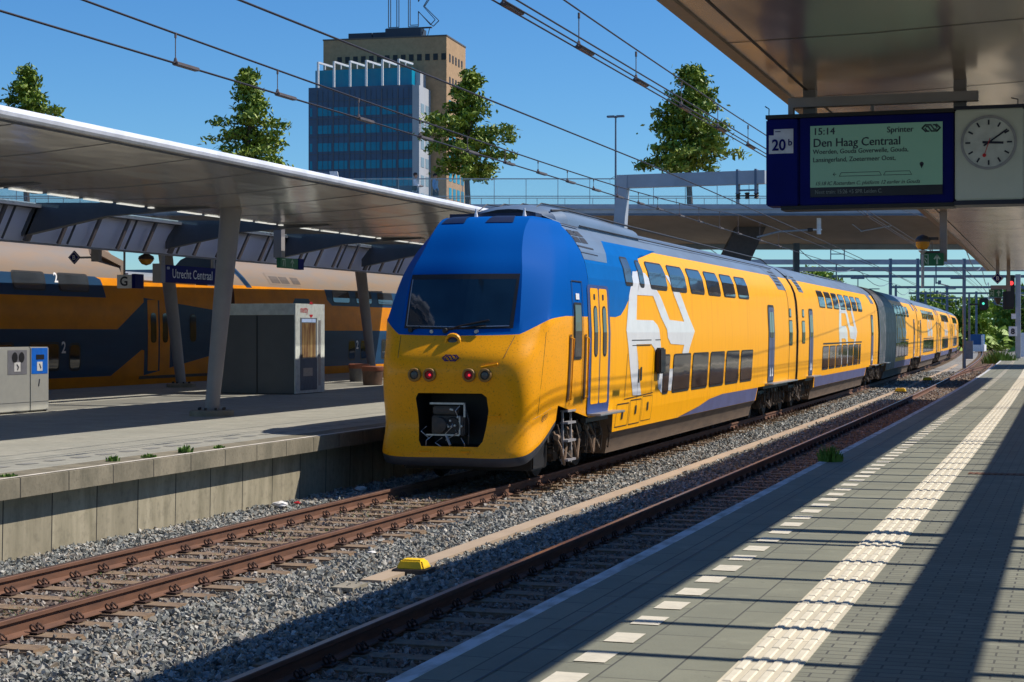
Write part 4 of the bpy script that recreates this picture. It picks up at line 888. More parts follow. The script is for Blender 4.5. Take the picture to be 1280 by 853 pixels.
lpart('lower_band',[[(28.2,1.6),(30,3.3),(32.2,2.52),(58,2.52),(58,1.05),(35.6,1.05)]],.004,DKB,C2)
for k in range(6):
    window(C2,rrect(37.0+2.45*k,38.8+2.45*k,3.66,4.22,.14),PROFL,GLSU,fr=.05)
window(C2,rrect(38.5,39.3,1.25,2.15,.2),PROFL,GLSU,fr=.07)
for k in range(5): window(C2,rrect(39.8+2.4*k,41.3+2.4*k,1.25,2.15,.14),PROFL,GLSU,fr=.07)
q=MB(); patch(q,rrect(31.0,33.8,4.30,4.75,.03,(.3,.3,0,0)),.008,PROFL,mi=0)
for a,b in((31.3,32.05),(32.15,32.9),(33.2,33.9)): patch(q,rrect(a,b,4.36,4.62,.02,(.2,.2,0,0)),.014,PROFL,mi=1)
part('roof_grille',q,[BEIGE,mat('brown_louvre',(.10,.08,.07),rough=.7)],C2)
q=MB(); t=text_mb('2',.5,(0,39.35,1.75),(0,1,0),(0,0,1),0,bold=.01); q.v=[(wz(v[2],PROFL)+.014,v[1],v[2]) for v in t.v]; q.f=t.f; q.m=t.m; part('class_number',q,SIGNW,C2)
# white train parked farther left, seen over the lowered roof
T=thing('parked_train','white and grey train roof with slanted windows glimpsed beyond the orange train','train',(-42,66,0))
q=MB(); q.prism([(-1.5,.5),(1.45,.5),(1.5,3.2),(1.0,4.9),(-1.0,4.9),(-1.5,3.2)],'y',-8,14); part('body',q,SIGNW,T)
for y in(-4,-.5,3,6.5):
    q=MB(); q.add([(1.49,y,3.35),(1.49,y+2.2,3.35),(1.09,y+1.2,4.7),(1.09,y-.8,4.7)],[(0,1,2,3)]); part('window',q,mat('slanted_window',(.16,.17,.17)),T)
q=MB(); q.box(-1.3,1.0,-8,14,4.905,5.2); part('roof',q,LGREY,T)
# ------------------------------------------------------------------ canopies
def canopy_left():
    T=thing('platform_canopy','long grey platform canopy with polished underside over the left platform','canopy',(-16.5,31.3,LZ))
    YC=list(np.arange(-2,76,3.0))
    q=MB(); q.strip([(-12.62,5.10),(-14.0,4.98),(-15.6,4.90),(-17.3,4.90),(-17.3,5.02),(-15,5.12),(-12.62,5.20)],YC); part('soffit',q,ALUL,T,world=True,smooth=True)
    q=MB(); q.strip([(-12.50+.075*math.cos(t),5.15+.075*math.sin(t)) for t in [2*math.pi*k/10 for k in range(10)]],YC); part('lip',q,LIPM,T,world=True,smooth=True)
    q=MB(); q.strip([(-12.62,5.085),(-12.62,5.06),(-12.66,5.06),(-12.66,5.085)],YC)
    for k in range(0,40):
        y=12+2.35*k
        q.strip([(-12.66,5.091),(-14.0,4.972),(-15.6,4.892),(-17.28,4.892),(-17.28,4.897),(-15.6,4.897),(-14,4.977),(-12.66,5.096)],[y,y+.012])
    part('panel_joint',q,BEAMD,T,world=True)
    # open slot with brackets, then dark glazing
    q=MB()
    for k in range(66): y=1.0+1.17*k; q.box(-17.62,-17.3,y-.09,y+.09,4.90,5.0)
    part('bracket',q,BEAMD,T,world=True)
    em=emis('lamp_tube',(.95,.95,.88),.6)
    for k in range(60):
        y=1.0+1.17*k; q=MB(); q.box(-17.40,-17.32,y+.13,y+1.04,4.885,4.93); part('lamp_tube',q,em,T,world=True)
    q=MB(); q.strip([(-17.62,4.93),(-19.35,4.93),(-19.35,4.99),(-17.62,4.99)],YC); part('glazing',q,clear('tinted_roof_glass',(.10,.16,.20),.22),T,world=True)
    q=MB(); q.strip([(-19.75,5.02),(-19.75,4.95),(-20.15,4.95),(-20.15,5.02)],YC); part('edge_beam',q,BEAMD,T,world=True)
    q=MB(); q.strip([(-19.98,5.0),(-20.32,4.30),(-20.35,4.31),(-20.01,5.02)],YC); part('frosted_panel',q,FROST,T,world=True)
    q=MB()
    for k in range(-4,8):
        Y=30.6+5.85*k
        q.add([(x,Y+dy,z) for dy in(-.1,.1) for x,z in((-16.2,4.88),(-18.4,4.76),(-20.35,4.40),(-20.35,4.62),(-20.0,5.06),(-16.2,4.98))],[(0,1,2,3,4,5),(11,10,9,8,7,6)]+[(i,i+6,(i+1)%6+6,(i+1)%6) for i in range(6)])
    part('tapered_beam',q,BEAMD,T,world=True)
    q=MB()
    for k in range(-20,40):
        Y=30.6+1.17*k; w_=.10 if k%5 else .2
        q.beam((-19.95,Y,5.02),(-20.30,Y,4.30),w_,.05)
    part('mullion',q,mat('brown_grey_mullion',(.10,.085,.09),rough=.5),T,world=True)
    q=MB()
    for k in range(-20,36):
        Y=30.95+1.17*k
        if k%2: q.beam((-19.96,Y,5.03),(-20.31,Y,4.31),.012,.05)
    part('panel_seam',q,BEAMD,T,world=True)
    q=MB(); q.strip([(-20.6,5.02),(-24.5,4.86),(-28.4,5.05),(-28.5,5.15),(-24.5,5.1),(-20.6,5.15)],YC); part('outer_wing',q,ALUL,T,world=True)
    q=MB(); q.strip([(-20.34,4.27),(-20.34,4.31),(-20.46,4.31),(-20.46,4.27)],YC); part('lower_rail',q,POSTG,T,world=True)
    for (x,y,tx,r) in((-16.48,31.29,-16.05,.14),(-16.5,19.6,-16.05,.14),(-16.5,43.0,-16.05,.14),(-26.0,47.4,-26.55,.15),(-25.3,60.8,-25.8,.15)):
        q=MB(); q.tube([(x,y,LZ+.12),(tx,y,4.92)],[r,r+.07],16); p_=part('column',q,POSTG,T,world=True,smooth=True)
        q=MB(); q.lathe([(.44,0),(.44,.10),(.40,.12)],(x,y,LZ),28); c_=part('footing',q,CONC,p_,world=False)
        c_.data.transform(Matrix.Translation(-T.location))
        q=MB()
        for a in range(8): q.lathe([(.03,.12),(.03,.17)],(x+.26*math.cos(a*.785),y+.26*math.sin(a*.785),LZ),6)
        c_=part('anchor_bolt',q,DRK,p_); c_.data.transform(Matrix.Translation(-T.location))
canopy_left()
def canopy_right():
    T=thing('platform_canopy','platform canopy with brown reflective underside above the right-hand platform','canopy',(0,17,PZ))
    YC=list(np.arange(-16,72,4.0))+[71.5]
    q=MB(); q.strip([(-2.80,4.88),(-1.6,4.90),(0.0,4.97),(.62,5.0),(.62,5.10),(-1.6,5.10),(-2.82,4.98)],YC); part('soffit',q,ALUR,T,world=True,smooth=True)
    q=MB(); q.strip([(-2.95,4.93),(-2.92,4.865),(-2.80,4.862),(-2.80,5.0),(-2.92,5.0)],YC); part('edge_trim',q,mat('brown_edge_trim',(.22,.15,.11),rough=.4),T,world=True)
    q=MB(); q.strip([(-2.60,4.8795),(-2.575,4.8795)],YC,closed=False)
    for k in range(-4,20):
        y=10.9+3.6*k
        if -14<y<71: q.strip([(-2.80,4.8765),(-1.6,4.8965),(0.0,4.9665),(.6,4.9965)],[y,y+.025],closed=False)
    part('panel_joint',q,BLK,T,world=True)
    q=MB()
    for k in range(-22,54): 
        Y=15.16+1.05*k
        if Y<71: q.box(bx(.63,Y),bx(6.0,Y),Y-.035,Y+.035,4.94,5.03)
    for k in range(-2,5):
        for d in(0,.68):
            Y=16.46+13.4*k+d
            if -14<Y<71: q.box(bx(.63,Y),bx(6.0,Y),Y-.06,Y+.06,4.91,5.05)
    part('rafter',q,POSTG,T,world=True)
    q=MB(); q.strip([(2.14,4.9),(2.66,4.9),(2.66,5.02),(2.14,5.02)],YC); part('spine_beam',q,POSTG,T,world=True)
    q=MB(); q.strip([(6.0,4.95),(9.5,5.05),(9.5,5.15),(6.0,5.1)],YC); part('outer_wing',q,ALUR,T,world=True)
    for y in(-6,7.4,20.8,34.2,47.6,61):
        q=MB(); q.tube([(bx(3.6,y),y,PZ),(bx(2.9,y),y,4.9)],[.14,.2],14); part('column',q,POSTG,T,world=True,smooth=True)
canopy_right()
# ------------------------------------------------------------------ departure display + clock
def display():
    T=thing('departure_display','navy departure display showing Den Haag Centraal, hung below the right canopy','departure board',(-2.0,17.4,3.7))
    Y=17.4
    q=MB(); q.bbox(-2.995,-2.672,Y,Y+.36,3.712,4.575,.012); q.bbox(-2.668,-1.17,Y+.02,Y+.36,3.712,4.585,.012); part('housing',q,NAVY,T,world=True)
    q=MB(); q.box(-3.0,-1.17,Y+.0,Y+.38,4.582,4.62); q.box(-2.85,-1.17,Y+.03,Y+.34,3.67,3.71); part('cover_strip',q,BLK,T,world=True)
    fr=Y+.018
    q=MB(); q.box(-2.555,-1.278,fr-.012,fr,3.885,4.495); part('screen',q,emis('lcd_green',(.10,.21,.165),.22),T,world=True)
    q=MB(); q.box(-2.555,-1.278,fr-.012,fr,3.79,3.882); part('ticker_screen',q,mat('ticker_dark',(.004,.006,.018),rough=.4),T,world=True)
    y_=fr-.013; rt=(1,0,0); up=(0,0,1)
    def tx(s,size,x,z,m_=TXD,sh=0,sx=1,b=0,name='lettering'):
        q=text_mb(s,size,(x,y_,z),rt,up,.003,shear=sh,sx=sx); text_mb(s,size,(x+b*2,y_,z+b*.8),rt,up,.0035,shear=sh,sx=sx,mb=q); part(name,q,m_,T,world=True)
    tx('15:14',.098,-2.53,4.405,b=.002); tx('Sprinter',.082,-1.81,4.405,b=.002,sx=.95)
    q=MB(); ns_logo(q,(-1.385,y_,4.435),rt,up,.17,.014,.003); part('operator_arrows',q,TXD,T,world=True)
    tx('Den Haag Centraal',.118,-2.53,4.285,b=.0022,sx=.93); tx('Woerden, Gouda Goverwelle, Gouda,',.066,-2.53,4.215,b=.0012,sx=.90); tx('Lansingerland, Zoetermeer Oost,',.066,-2.53,4.135,b=.0012,sx=.90)
    tx('15:18 IC Rotterdam C. platform 12 earlier in Gouda',.052,-2.51,3.905,sh=.3,sx=.92,b=.0008); 
    tx('Next train: 15:26 +5 SPR Leiden C.',.056,-2.51,3.82,m_=mat('ticker_text',(.18,.22,.22)),sx=.82,b=.0005)
    q=MB(); strokes(q,[[(-2.27,3.99),(-1.86,3.99)],[(-2.27,3.99),(-2.25,4.025),(-1.88,4.025),(-1.86,3.99)],[(-1.84,3.99),(-1.57,3.99)],[(-1.84,3.99),(-1.82,4.025),(-1.59,4.025),(-1.57,3.99)],[(-2.33,4.01),(-2.30,4.01)],[(-2.315,4.025),(-2.33,4.01),(-2.315,3.995)]],(0,y_,0),rt,up,.005,.003)
    q.add([(-1.475+.02*math.cos(t),y_-.003,4.09+.02*math.sin(t)) for t in [2*math.pi*k/12 for k in range(12)]],[tuple(range(12))]); q.add([(-1.493,y_-.003,4.083),(-1.457,y_-.003,4.083),(-1.475,y_-.003,4.045)],[(0,2,1)])
    part('train_diagram',q,TXD,T,world=True)
    q=MB(); q.box(-2.965,-2.722,Y-.004,Y,4.232,4.415); q.box(-2.915,-2.722,Y-.004,Y,4.415,4.475); part('track_number_plate',q,mat('plate_white',(.62,.64,.68)),T,world=True)
    q=text_mb('20',.155,(-2.935,Y-.005,4.265),rt,up,.003,bold=.004,sx=.9); text_mb('b',.09,(-2.775,Y-.005,4.31),rt,up,.003,bold=.002,mb=q); strokes(q,[[(-2.90,4.45),(-2.85,4.45)]],(0,Y-.005,0),rt,up,.008,.003); part('track_number',q,NAVY,T,world=True)
    q=MB(); q.tube([(-2.99,Y+.15,4.6),(-2.99,Y+.15,4.70),(-3.02,Y+.1,4.72)],.006,5); q.tube([(-.58,Y+.15,4.6),(-.58,Y+.15,4.70),(-.64,Y+.1,4.71)],.006,5); part('bird_spike',q,DRK,T,world=True)
    q=MB(); q.box(-2.79,-.95,Y+.10,Y+.22,4.70,4.795); q.box(-2.79,-2.74,Y+.10,Y+.22,4.60,4.70); q.box(-1.98,-1.95,Y+.14,Y+.18,4.62,4.70); part('cross_beam',q,POSTG,T,world=True)
    q=MB(); q.box(-2.66,-2.535,Y+.225,Y+.35,4.6,4.90); q.box(-1.19,-1.07,Y+.225,Y+.35,4.6,4.93); part('hanger',q,POSTG,T,world=True)
    # clock
    T=thing('station_clock','white station clock with black hands hung right of the departure display','clock',(-.845,17.4,3.7))
    q=MB(); q.bbox(-1.160,-.520,Y-.005,Y+.36,3.725,4.60,.012); part('case',q,MILK,T,world=True); q=MB(); q.box(-1.168,-.50,Y,Y+.38,3.68,3.723); q.box(-1.168,-.50,Y+.0,Y+.38,4.602,4.635); q.box(-.518,-.49,Y+.05,Y+.38,3.7,4.62); part('case_frame',q,TXD,T,world=True)
    c=Vector((-.845,Y-.006,4.275)); 
    q=MB(); q.lathe([(.262,.0),(.262,-.012),(.240,-.014),(.236,-.004)],c,40,0,'y'); part('bezel',q,mat('bezel_grey',(.30,.31,.33)),T,world=True)
    q=MB(); q.lathe([(.238,0),(.238,-.005)],c,40,0,'y'); part('dial',q,mat('dial_white',(.52,.56,.54),rough=.3),T,world=True)
    q=MB()
    for k in range(12):
        a=k*math.pi/6; s_=Vector((math.sin(a),math.cos(a))); strokes(q,[[tuple(s_*.175),tuple(s_*.212)]],c,rt,up,.016,.009)
    part('hour_mark',q,TXD,T,world=True)
    def hand(nm,ang,r0,r1,wd,m_,off): s_=Vector((math.sin(ang),math.cos(ang))); q=MB(); strokes(q,[[tuple(s_*r0),tuple(s_*r1)]],c,rt,up,wd,off); return q
    part('hour_hand',hand('',R(93),-.05,.13,.022,TXD,.012),TXD,T,world=True); part('minute_hand',hand('',R(55),-.05,.205,.016,TXD,.014),TXD,T,world=True)
    q=hand('',R(198),-.04,.13,.006,REDM,.017); q2=[c+Vector((.13*math.sin(R(198))+.018*math.cos(t),-.017,.13*math.cos(R(198))+.018*math.sin(t))) for t in [2*math.pi*k/12 for k in range(12)]]; q.add(q2,[tuple(range(12))]); part('second_hand',q,REDM,T,world=True)
display()
# ------------------------------------------------------------------ hanging signs, right
def exit_sign(x0,x1,z0,z1,Y,label,lampd=False,rt=(1,0,0),group=None,org=None):
    T=thing('exit_sign',label,'exit sign',((x0+x1)/2,Y,z0),group=group)
    q=MB(); q.bbox(x0,x1,Y,Y+.12,z0,z1,.01); part('panel',q,EXITG,T,world=True)
    h=z1-z0; q=MB(); s=h; cx=x0+(x1-x0)*.72; cz=(z0+z1)/2
    strokes(q,[[(cx,cz-.35*s),(cx,cz+.2*s)],[(cx-.2*s,cz+.05*s),(cx,cz+.33*s),(cx+.2*s,cz+.05*s)]],(0,Y,0),(1,0,0),(0,0,1),.12*s,.004)
    cx=x0+(x1-x0)*.2
    strokes(q,[[(cx-.25*s,cz+.38*s),(cx+.25*s,cz+.38*s),(cx+.25*s,cz-.38*s)],[(cx,cz+.2*s),(cx-.05*s,cz-.02*s),(cx+.12*s,cz-.3*s)],[(cx-.05*s,cz-.02*s),(cx-.2*s,cz-.3*s)],[(cx-.2*s,cz+.05*s),(cx,cz+.15*s),(cx+.15*s,cz)]],(0,Y,0),(1,0,0),(0,0,1),.07*s,.004)
    part('pictogram',q,mat('pictogram_white',(.45,.6,.5)),T,world=True); return T
T=exit_sign(-3.08,-2.62,3.79,4.04,36,'green exit sign with upward arrow under the yellow dome lamp, right canopy')
q=MB(); q.box(-2.71,-2.57,36.14,36.28,3.88,4.9); part('hanger',q,POSTG,T,world=True); q=MB(); q.box(-2.86,-2.84,36.05,36.08,4.04,4.28); part('bracket',q,POSTG,T,world=True); q=MB(); q.box(-3.0,-2.7,36.02,36.1,4.04,4.09); part('top_box',q,DRK,T,world=True)
T=thing('warning_lamp','amber dome lamp hanging beside the right exit sign','lamp',(-3.03,36.0,4.25))
q=MB(); q.lathe([(.001,-.15),(.09,-.12),(.135,-.05),(.14,.02)],(-3.03,36,4.25),20); part('dome',q,mat('amber_dome',(.55,.24,.01),(.45,.2,.02),rough=.25),T,world=True,smooth=True)
q=MB(); q.lathe([(.15,.0),(.155,.04),(.10,.11),(.02,.14)],(-3.03,36,4.27),20); q.box(-2.95,-2.72,35.97,36.03,4.30,4.36); part('hood',q,DRK,T,world=True,smooth=True)
q=MB(); q.lathe([(.001,-.02),(.02,0),(.08,.06),(.085,.08)],(-3.03,36,4.02),12); q.tube([(-3.03,36,3.35),(-3.03,36,4.02)],.03,8); q.tube([(-3.03,36,4.02),(-3.03,36,4.2)],.02,6); part('stem',q,GALV,T,world=True)
def diamond(x,Y,z,r,label,hang):
    T=thing('platform_marker',label,'marker sign',(x,Y,z))
    q=MB(); q.prism([(x-r,z),(x,z-r),(x+r,z),(x,z+r)],'y',Y,Y+.05); part('plate',q,NAVY,T,world=True)
    q=MB(); strokes(q,[[(x-r*.85,z),(x,z-r*.85),(x+r*.85,z),(x,z+r*.85),(x-r*.85,z)]],(0,Y,0),(1,0,0),(0,0,1),r*.06,.004); text_mb('B',r*1.0,(x,Y,z-r*.35),(1,0,0),(0,0,1),.004,'CENTER',mb=q); part('letter',q,SIGNW,T,world=True)
    q=MB(); hang(q); part('hanger',q,POSTG,T,world=True); return T
diamond(-2.72,62,4.30,.2,'navy diamond marker with letter B under the far end of right canopy',lambda q:q.box(-2.78,-2.66,62.06,62.18,4.4,4.95))
T=exit_sign(-3.0,-2.56,3.66,3.92,62,'small far exit sign below the diamond marker at the canopy end')
q=MB(); q.box(-2.95,-2.33,62.02,62.12,3.92,4.06); q.box(-2.42,-2.30,62.0,62.12,3.86,4.9); part('hanger',q,POSTG,T,world=True)
q=MB(); q.lathe([(.001,-.26),(.06,-.2),(.14,0)],(-2.70,62,3.64),12); part('cone',q,DRK,T,world=True)
# main signal at platform end
T=thing('signal_mast','grey signal mast showing red at the far end of the right platform','railway signal',(-4.05,122,PZ))
q=MB(); q.box(-4.20,-3.86,122,122.3,.0,6.35); part('mast',q,LGREY,T,world=True)
q=MB(); q.bbox(-4.80,-4.24,121.8,122.1,4.1,6.3,.05); q.box(-5.0,-4.3,121.95,122.0,4.0,5.2); part('signal_head',q,BLK,T,world=True)
q=MB(); q.lathe([(.14,.03),(.14,-.03)],(-4.45,121.78,5.75),14,0,'y'); part('red_light',q,emis('red_aspect',(1,.05,.05),1.6),T,world=True)
q=MB(); q.box(-4.62,-4.08,121.7,121.75,2.2,2.85); part('number_plate',q,SIGNW,T,world=True)
q=text_mb('8',.5,(-4.35,121.69,2.35),(1,0,0),(0,0,1),.005,'CENTER',bold=.02); part('number',q,TXD,T,world=True)
q=MB(); q.box(-4.45,-4.15,121.7,121.75,3.35,3.7); part('small_plate',q,SIGNW,T,world=True)
T=thing('signal_mast','distant signal with a green light and dark base box between the tracks','railway signal',(-10.6,182,0))
q=MB(); q.box(-10.85,-10.65,182,182.2,-.3,6.3); part('mast',q,GANT,T,world=True); q=MB(); q.box(-11.1,-10.35,181.6,182,-.3,1.6); part('base_box',q,GANT,T,world=True)
q=MB(); q.bbox(-9.75,-8.9,181.9,182.2,4.7,5.9,.1); q.box(-10.7,-9.9,182,182.1,5.2,5.35); part('signal_head',q,BLK,T,world=True); q=MB(); q.lathe([(.13,.03),(.13,-.03)],(-9.35,181.85,5.35),12,0,'y'); part('green_light',q,emis('green_aspect',(.1,.8,.55),.8),T,world=True)
# ------------------------------------------------------------------ left platform furniture
def loc(o,x,y,z=LZ,rz=0): o.location=(x,y,z); o.rotation_euler=(0,0,rz); return o
# signs facing +x
T=thing('station_name_sign','long navy Utrecht Centraal name sign hanging over the left platform','station sign',(-22,39.3,3.7))
q=MB(); q.bbox(-22.16,-22,39.2,42.25,3.72,4.16,.01); part('panel',q,NAVY,T,world=True)
q=MB(); q.box(-22.2,-21.96,39.0,39.22,3.70,4.18); part('end_plate',q,POSTG,T,world=True)
q=text_mb('Utrecht Centraal',.33,(-21.99,39.62,3.84),(0,1,0),(0,0,1),.004,sx=.95,bold=.002); part('lettering',q,SIGNW,T,world=True)
q=MB(); ns_logo(q,(-21.99,39.42,4.08),(0,1,0),(0,0,1),.14,.012); part('operator_arrows',q,SIGNW,T,world=True)
q=MB(); q.tube([(-22.08,39.3,4.15),(-22.08,39.3,5.3)],.055,10); q.tube([(-22.08,42.0,4.15),(-22.08,42.0,5.3)],.055,10); part('hanger',q,GALV,T,world=True)
T=thing('exit_sign','small green exit sign with navy end on the left canopy post','exit sign',(-18,38,4.0))
q=MB(); q.bbox(-18.1,-18,37.6,38.6,3.98,4.22,.01); part('panel',q,EXITG,T,world=True); q=MB(); q.box(-18.12,-17.99,38.6,38.9,3.97,4.23); part('end_panel',q,NAVY,T,world=True)
q=MB(); strokes(q,[[(38.25,4.02),(38.25,4.17)],[(38.17,4.11),(38.25,4.19),(38.33,4.11)],[(37.7,4.18),(37.85,4.18),(37.85,4.02)],[(37.78,4.14),(37.74,4.03)]],(-17.995,0,0),(0,1,0),(0,0,1),.03,.004); part('pictogram',q,mat('pictogram_white',(.45,.6,.5)),T,world=True)
q=MB(); q.box(-18.15,-17.95,37.55,37.75,4.22,4.95); part('hanger',q,POSTG,T,world=True)
T=thing('letter_sign','white sector sign with letter G left of the station name sign','letter sign',(-24,41,3.6))
q=MB(); q.bbox(-24.35,-23.9,40.9,40.98,3.62,3.98,.01); part('plate',q,SIGNW,T,world=True); q=MB(); q.box(-23.9,-23.8,40.9,41.35,3.62,4.0); part('side_plate',q,NAVY,T,world=True)
q=text_mb('G',.34,(-24.13,40.89,3.69),(1,0,0),(0,0,1),.004,'CENTER',bold=.008); part('letter',q,TXD,T,world=True)
q=MB(); q.tube([(-24.15,40.95,3.98),(-24.15,40.95,4.9)],.03,8); part('hanger',q,POSTG,T,world=True)
T=thing('warning_lamp','amber dome lamp hanging above the letter G sign','lamp',(-24.1,42,4.5))
q=MB(); q.lathe([(.001,-.16),(.12,-.12),(.2,-.02),(.2,.02)],(-24.1,42,4.42),16); part('dome',q,MATS['amber_dome'],T,world=True,smooth=True); q=MB(); q.lathe([(.22,0),(.2,.08),(.05,.16)],(-24.1,42,4.43),16); q.box(-24.12,-24.08,41.98,42.02,4.55,4.9); part('hood',q,DRK,T,world=True)
T=diamond(-24.4,38.9,4.36,.17,'navy diamond marker on a bracket over the left platform',lambda q:(q.box(-24.25,-23.85,38.92,38.97,4.33,4.38),q.box(-23.9,-23.68,38.9,39.05,4.25,4.9)))
# bins
def bins():
    T=thing('waste_bins','pair of grey litter bins, the right one with a bright blue front','litter bin',(-20.85,31.2,LZ))
    G_=mat('bin_grey',(.40,.40,.36),(.36,.36,.33),rough=.45,sc=4); x1=-20.75
    q=MB(); q.bbox(-21.25,x1,30.15,31.42,LZ+.03,LZ+1.36,.02); q.bbox(-21.25,x1,31.43,32.42-.3,LZ+.03,LZ+1.36,.02); part('body',q,G_,T,world=True)
    q=MB(); q.box(-21.2,-20.8,30.15,32.1,LZ,LZ+.04); part('plinth',q,DRK,T,world=True)
    q=MB(); q.box(x1,x1+.006,30.62,31.30,LZ+.80,LZ+1.30); part('grey_panel',q,mat('bin_panel_grey',(.20,.20,.22)),T,world=True)
    q=MB(); q.box(x1,x1+.006,31.47,32.06,LZ+.80,LZ+1.34); part('blue_panel',q,mat('bin_blue',(.005,.16,.72),rough=.4),T,world=True)
    q=MB()
    for a,b in((30.76,30.96),(31.0,31.2)): q.add([(x1+.012,a+(b-a)*(.5+.5*math.cos(t)),LZ+1.15+.11*math.sin(t)) for t in [2*math.pi*k/14 for k in range(14)]],[tuple(range(14))])
    q.box(x1,x1+.012,31.63,31.92,LZ+1.10,LZ+1.20); part('opening',q,BLK,T,world=True)
    q=MB(); q.box(x1,x1+.012,30.84,31.06,LZ+.86,LZ+1.05); q.box(x1,x1+.012,31.66,31.86,LZ+.86,LZ+1.05); part('pictogram_plate',q,PAP,T,world=True)
    q=MB(); strokes(q,[[(30.93,LZ+1.0),(30.98,LZ+.95),(30.95,LZ+.9)],[(31.75,LZ+1.0),(31.79,LZ+.92)]],(x1+.014,0,0),(0,1,0),(0,0,1),.03,.003); strokes(q,[[(31.76,LZ+.68),(31.73,LZ+.55)]],(x1+.005,0,0),(0,1,0),(0,0,1),.03,.003); strokes(q,[[(30.2,LZ+.22),(32.1,LZ+.22)]],(x1+.002,0,0),(0,1,0),(0,0,1),.006,.003); part('pictogram',q,TXD,T,world=True)
bins()
def kiosk():
    T=thing('vending_kiosk','dark grey vending kiosk with white top band and glazed side','kiosk',(-21,43.6,LZ))
    q=MB(); q.bbox(-22.25,-20.0,42.7,44.55,LZ+.02,LZ+2.13,.015); part('body',q,mat('kiosk_grey',(.085,.085,.09),(.075,.075,.08),rough=.4,sc=2),T,world=True)
    q=MB(); q.bbox(-22.27,-20.02,42.68,44.57,LZ+2.13,LZ+2.44,.012); q.box(-20.02,-19.985,42.68,44.57,LZ+.02,LZ+2.44); part('top_band',q,mat('kiosk_white',(.62,.66,.62),rough=.4),T,world=True)
    q=MB(); q.box(-21.13,-21.12,42.67,42.70,LZ+.03,LZ+2.13); q.box(-22.2,-20.02,42.72,44.5,LZ,LZ+.03); part('seam',q,BLK,T,world=True)
    x=-19.984; q=MB(); q.box(x,x+.01,42.98,44.05,LZ+.1,LZ+2.06); part('machine_frame',q,mat('machine_slate',(.13,.15,.18)),T,world=True)
    q=MB(); q.box(x+.01,x+.014,43.05,43.95,LZ+.98,LZ+1.92); part('machine_window',q,mat('machine_glass',(.10,.05,.035),(.35,.26,.12),rough=.2,sc=2,stretch=(1,3,.4)),T,world=True)
    q=MB(); q.box(x+.01,x+.014,43.05,43.95,LZ+1.94,LZ+2.03); part('light_strip',q,mat('strip_blue',(.45,.6,.9)),T,world=True)
    q=MB(); q.box(x+.01,x+.014,43.15,43.75,LZ+.48,LZ+.70); q.box(x+.001,x+.008,44.15,44.3,LZ+.2,LZ+2.0); part('delivery_flap',q,SIL,T,world=True)
    q=text_mb('metty',.26,(x+.003,42.98,LZ+2.20),(0,1,0),(0,0,1),.004,sx=.8); 
    q.add([(x+.004,43.68+.16*math.cos(t),LZ+2.29+.22*math.sin(t)) for t in [2*math.pi*k/18 for k in range(18)] if abs(math.sin(t))>.45],[(0,1,2,3,4,5),(6,7,8,9,10,11)] if True else []) ; part('logo',q,REDM,T,world=True)
kiosk()
TER=mat('terracotta_rim',(.30,.10,.05),(.22,.08,.05),rough=.6,sc=8)
def pot(x,y,r,h,label,m_):
    T=thing('planter',label,'planter',(x,y,LZ),group='round planters on the left platform')
    q=MB(); q.lathe([(r*.86,0),(r*.92,.02),(r,h*.74)],(0,0,0),28); part('tub',q,m_,T,smooth=True)
    q=MB(); q.lathe([(r*1.03,h*.74),(r*1.06,h*.78),(r*1.06,h*.96),(r*.98,h),(r*.6,h*.99)],(0,0,0),28); part('rim',q,TER,T,smooth=True)
pot(-23.25,54.7,.34,.60,'grey round planter with terracotta rim, left of the pair',mat('grey_tub',(.14,.14,.14),(.2,.18,.16),sc=10))
pot(-21.3,51.2,.33,.60,'brown round planter with terracotta rim right beside the train nose',mat('brown_tub',(.16,.09,.06),(.10,.07,.05),sc=10))
# ------------------------------------------------------------------ overhead line
def sagz(y,ys,zs): return float(np.interp(y,ys,zs))
def overhead(cx,label,mess,drops,contact_z=5.42,double=False,feeder=None,second=None):
    T=thing('overhead_line',label,'overhead wires',(cx,20,contact_z))
    Y=list(np.arange(4,44,1.5))+list(np.arange(44,140,4.0))
    q=MB(); 
    for dx in ((-.045,.045) if double else (0,)): q.tube([(bx(cx,y)+dx,y,contact_z) for y in Y],.0085 if double else .012,6)
    part('contact_wire',q,WIRE,T,world=True)
    q=MB(); q.tube([(bx(cx,y),y,mess(y)) for y in Y],.009 if double else .012,6); part('messenger_wire',q,WIRE,T,world=True)
    if feeder: q=MB(); q.tube([(bx(cx+feeder[0],y),y,feeder[1](y)) for y in Y],.015,6); part('feeder_wire',q,WIRE,T,world=True)
    if second: q=MB(); q.tube([(bx(cx+.05,y),y,second(y)) for y in Y],.009,6); part('upper_wire',q,WIRE,T,world=True)
    top=second or mess
    for y in drops:
        q=MB(); q.tube([(bx(cx,y),y,contact_z),(bx(cx,y),y,top(y))],.006,5); q.tube([(bx(cx,y),y,contact_z),(bx(cx,y),y,contact_z+.06)],[.03,.012],6); q.tube([(bx(cx,y),y,top(y)-.05),(bx(cx,y),y,top(y)+.01)],.014,5)
        q.bbox(bx(cx,y)-.035,bx(cx,y)+.035,y-.02,y+.50,contact_z-.022,contact_z+.02,.008); part('dropper',q,FIT,T,world=True)
    return T
m1=lambda y:5.63+.00042*(y-34)**2 if y<34 else 5.63+.0011*(y-34)**2 if y<52 else 5.63+.0011*324-.0012*(y-52)*max(0,1-(y-52)/60) 
overhead(-9.47,'overhead wires running above the yellow train to the bridge',m1,[17.2,19.8,22.4,24.8,27,29,31,33,35,37,39,41,43.5,46,49,52,56,60],feeder=(0,lambda y:6.40 if y<40 else 6.40-.006*(y-40)))
m2=lambda y:5.52+.0012*max(0,y-20)
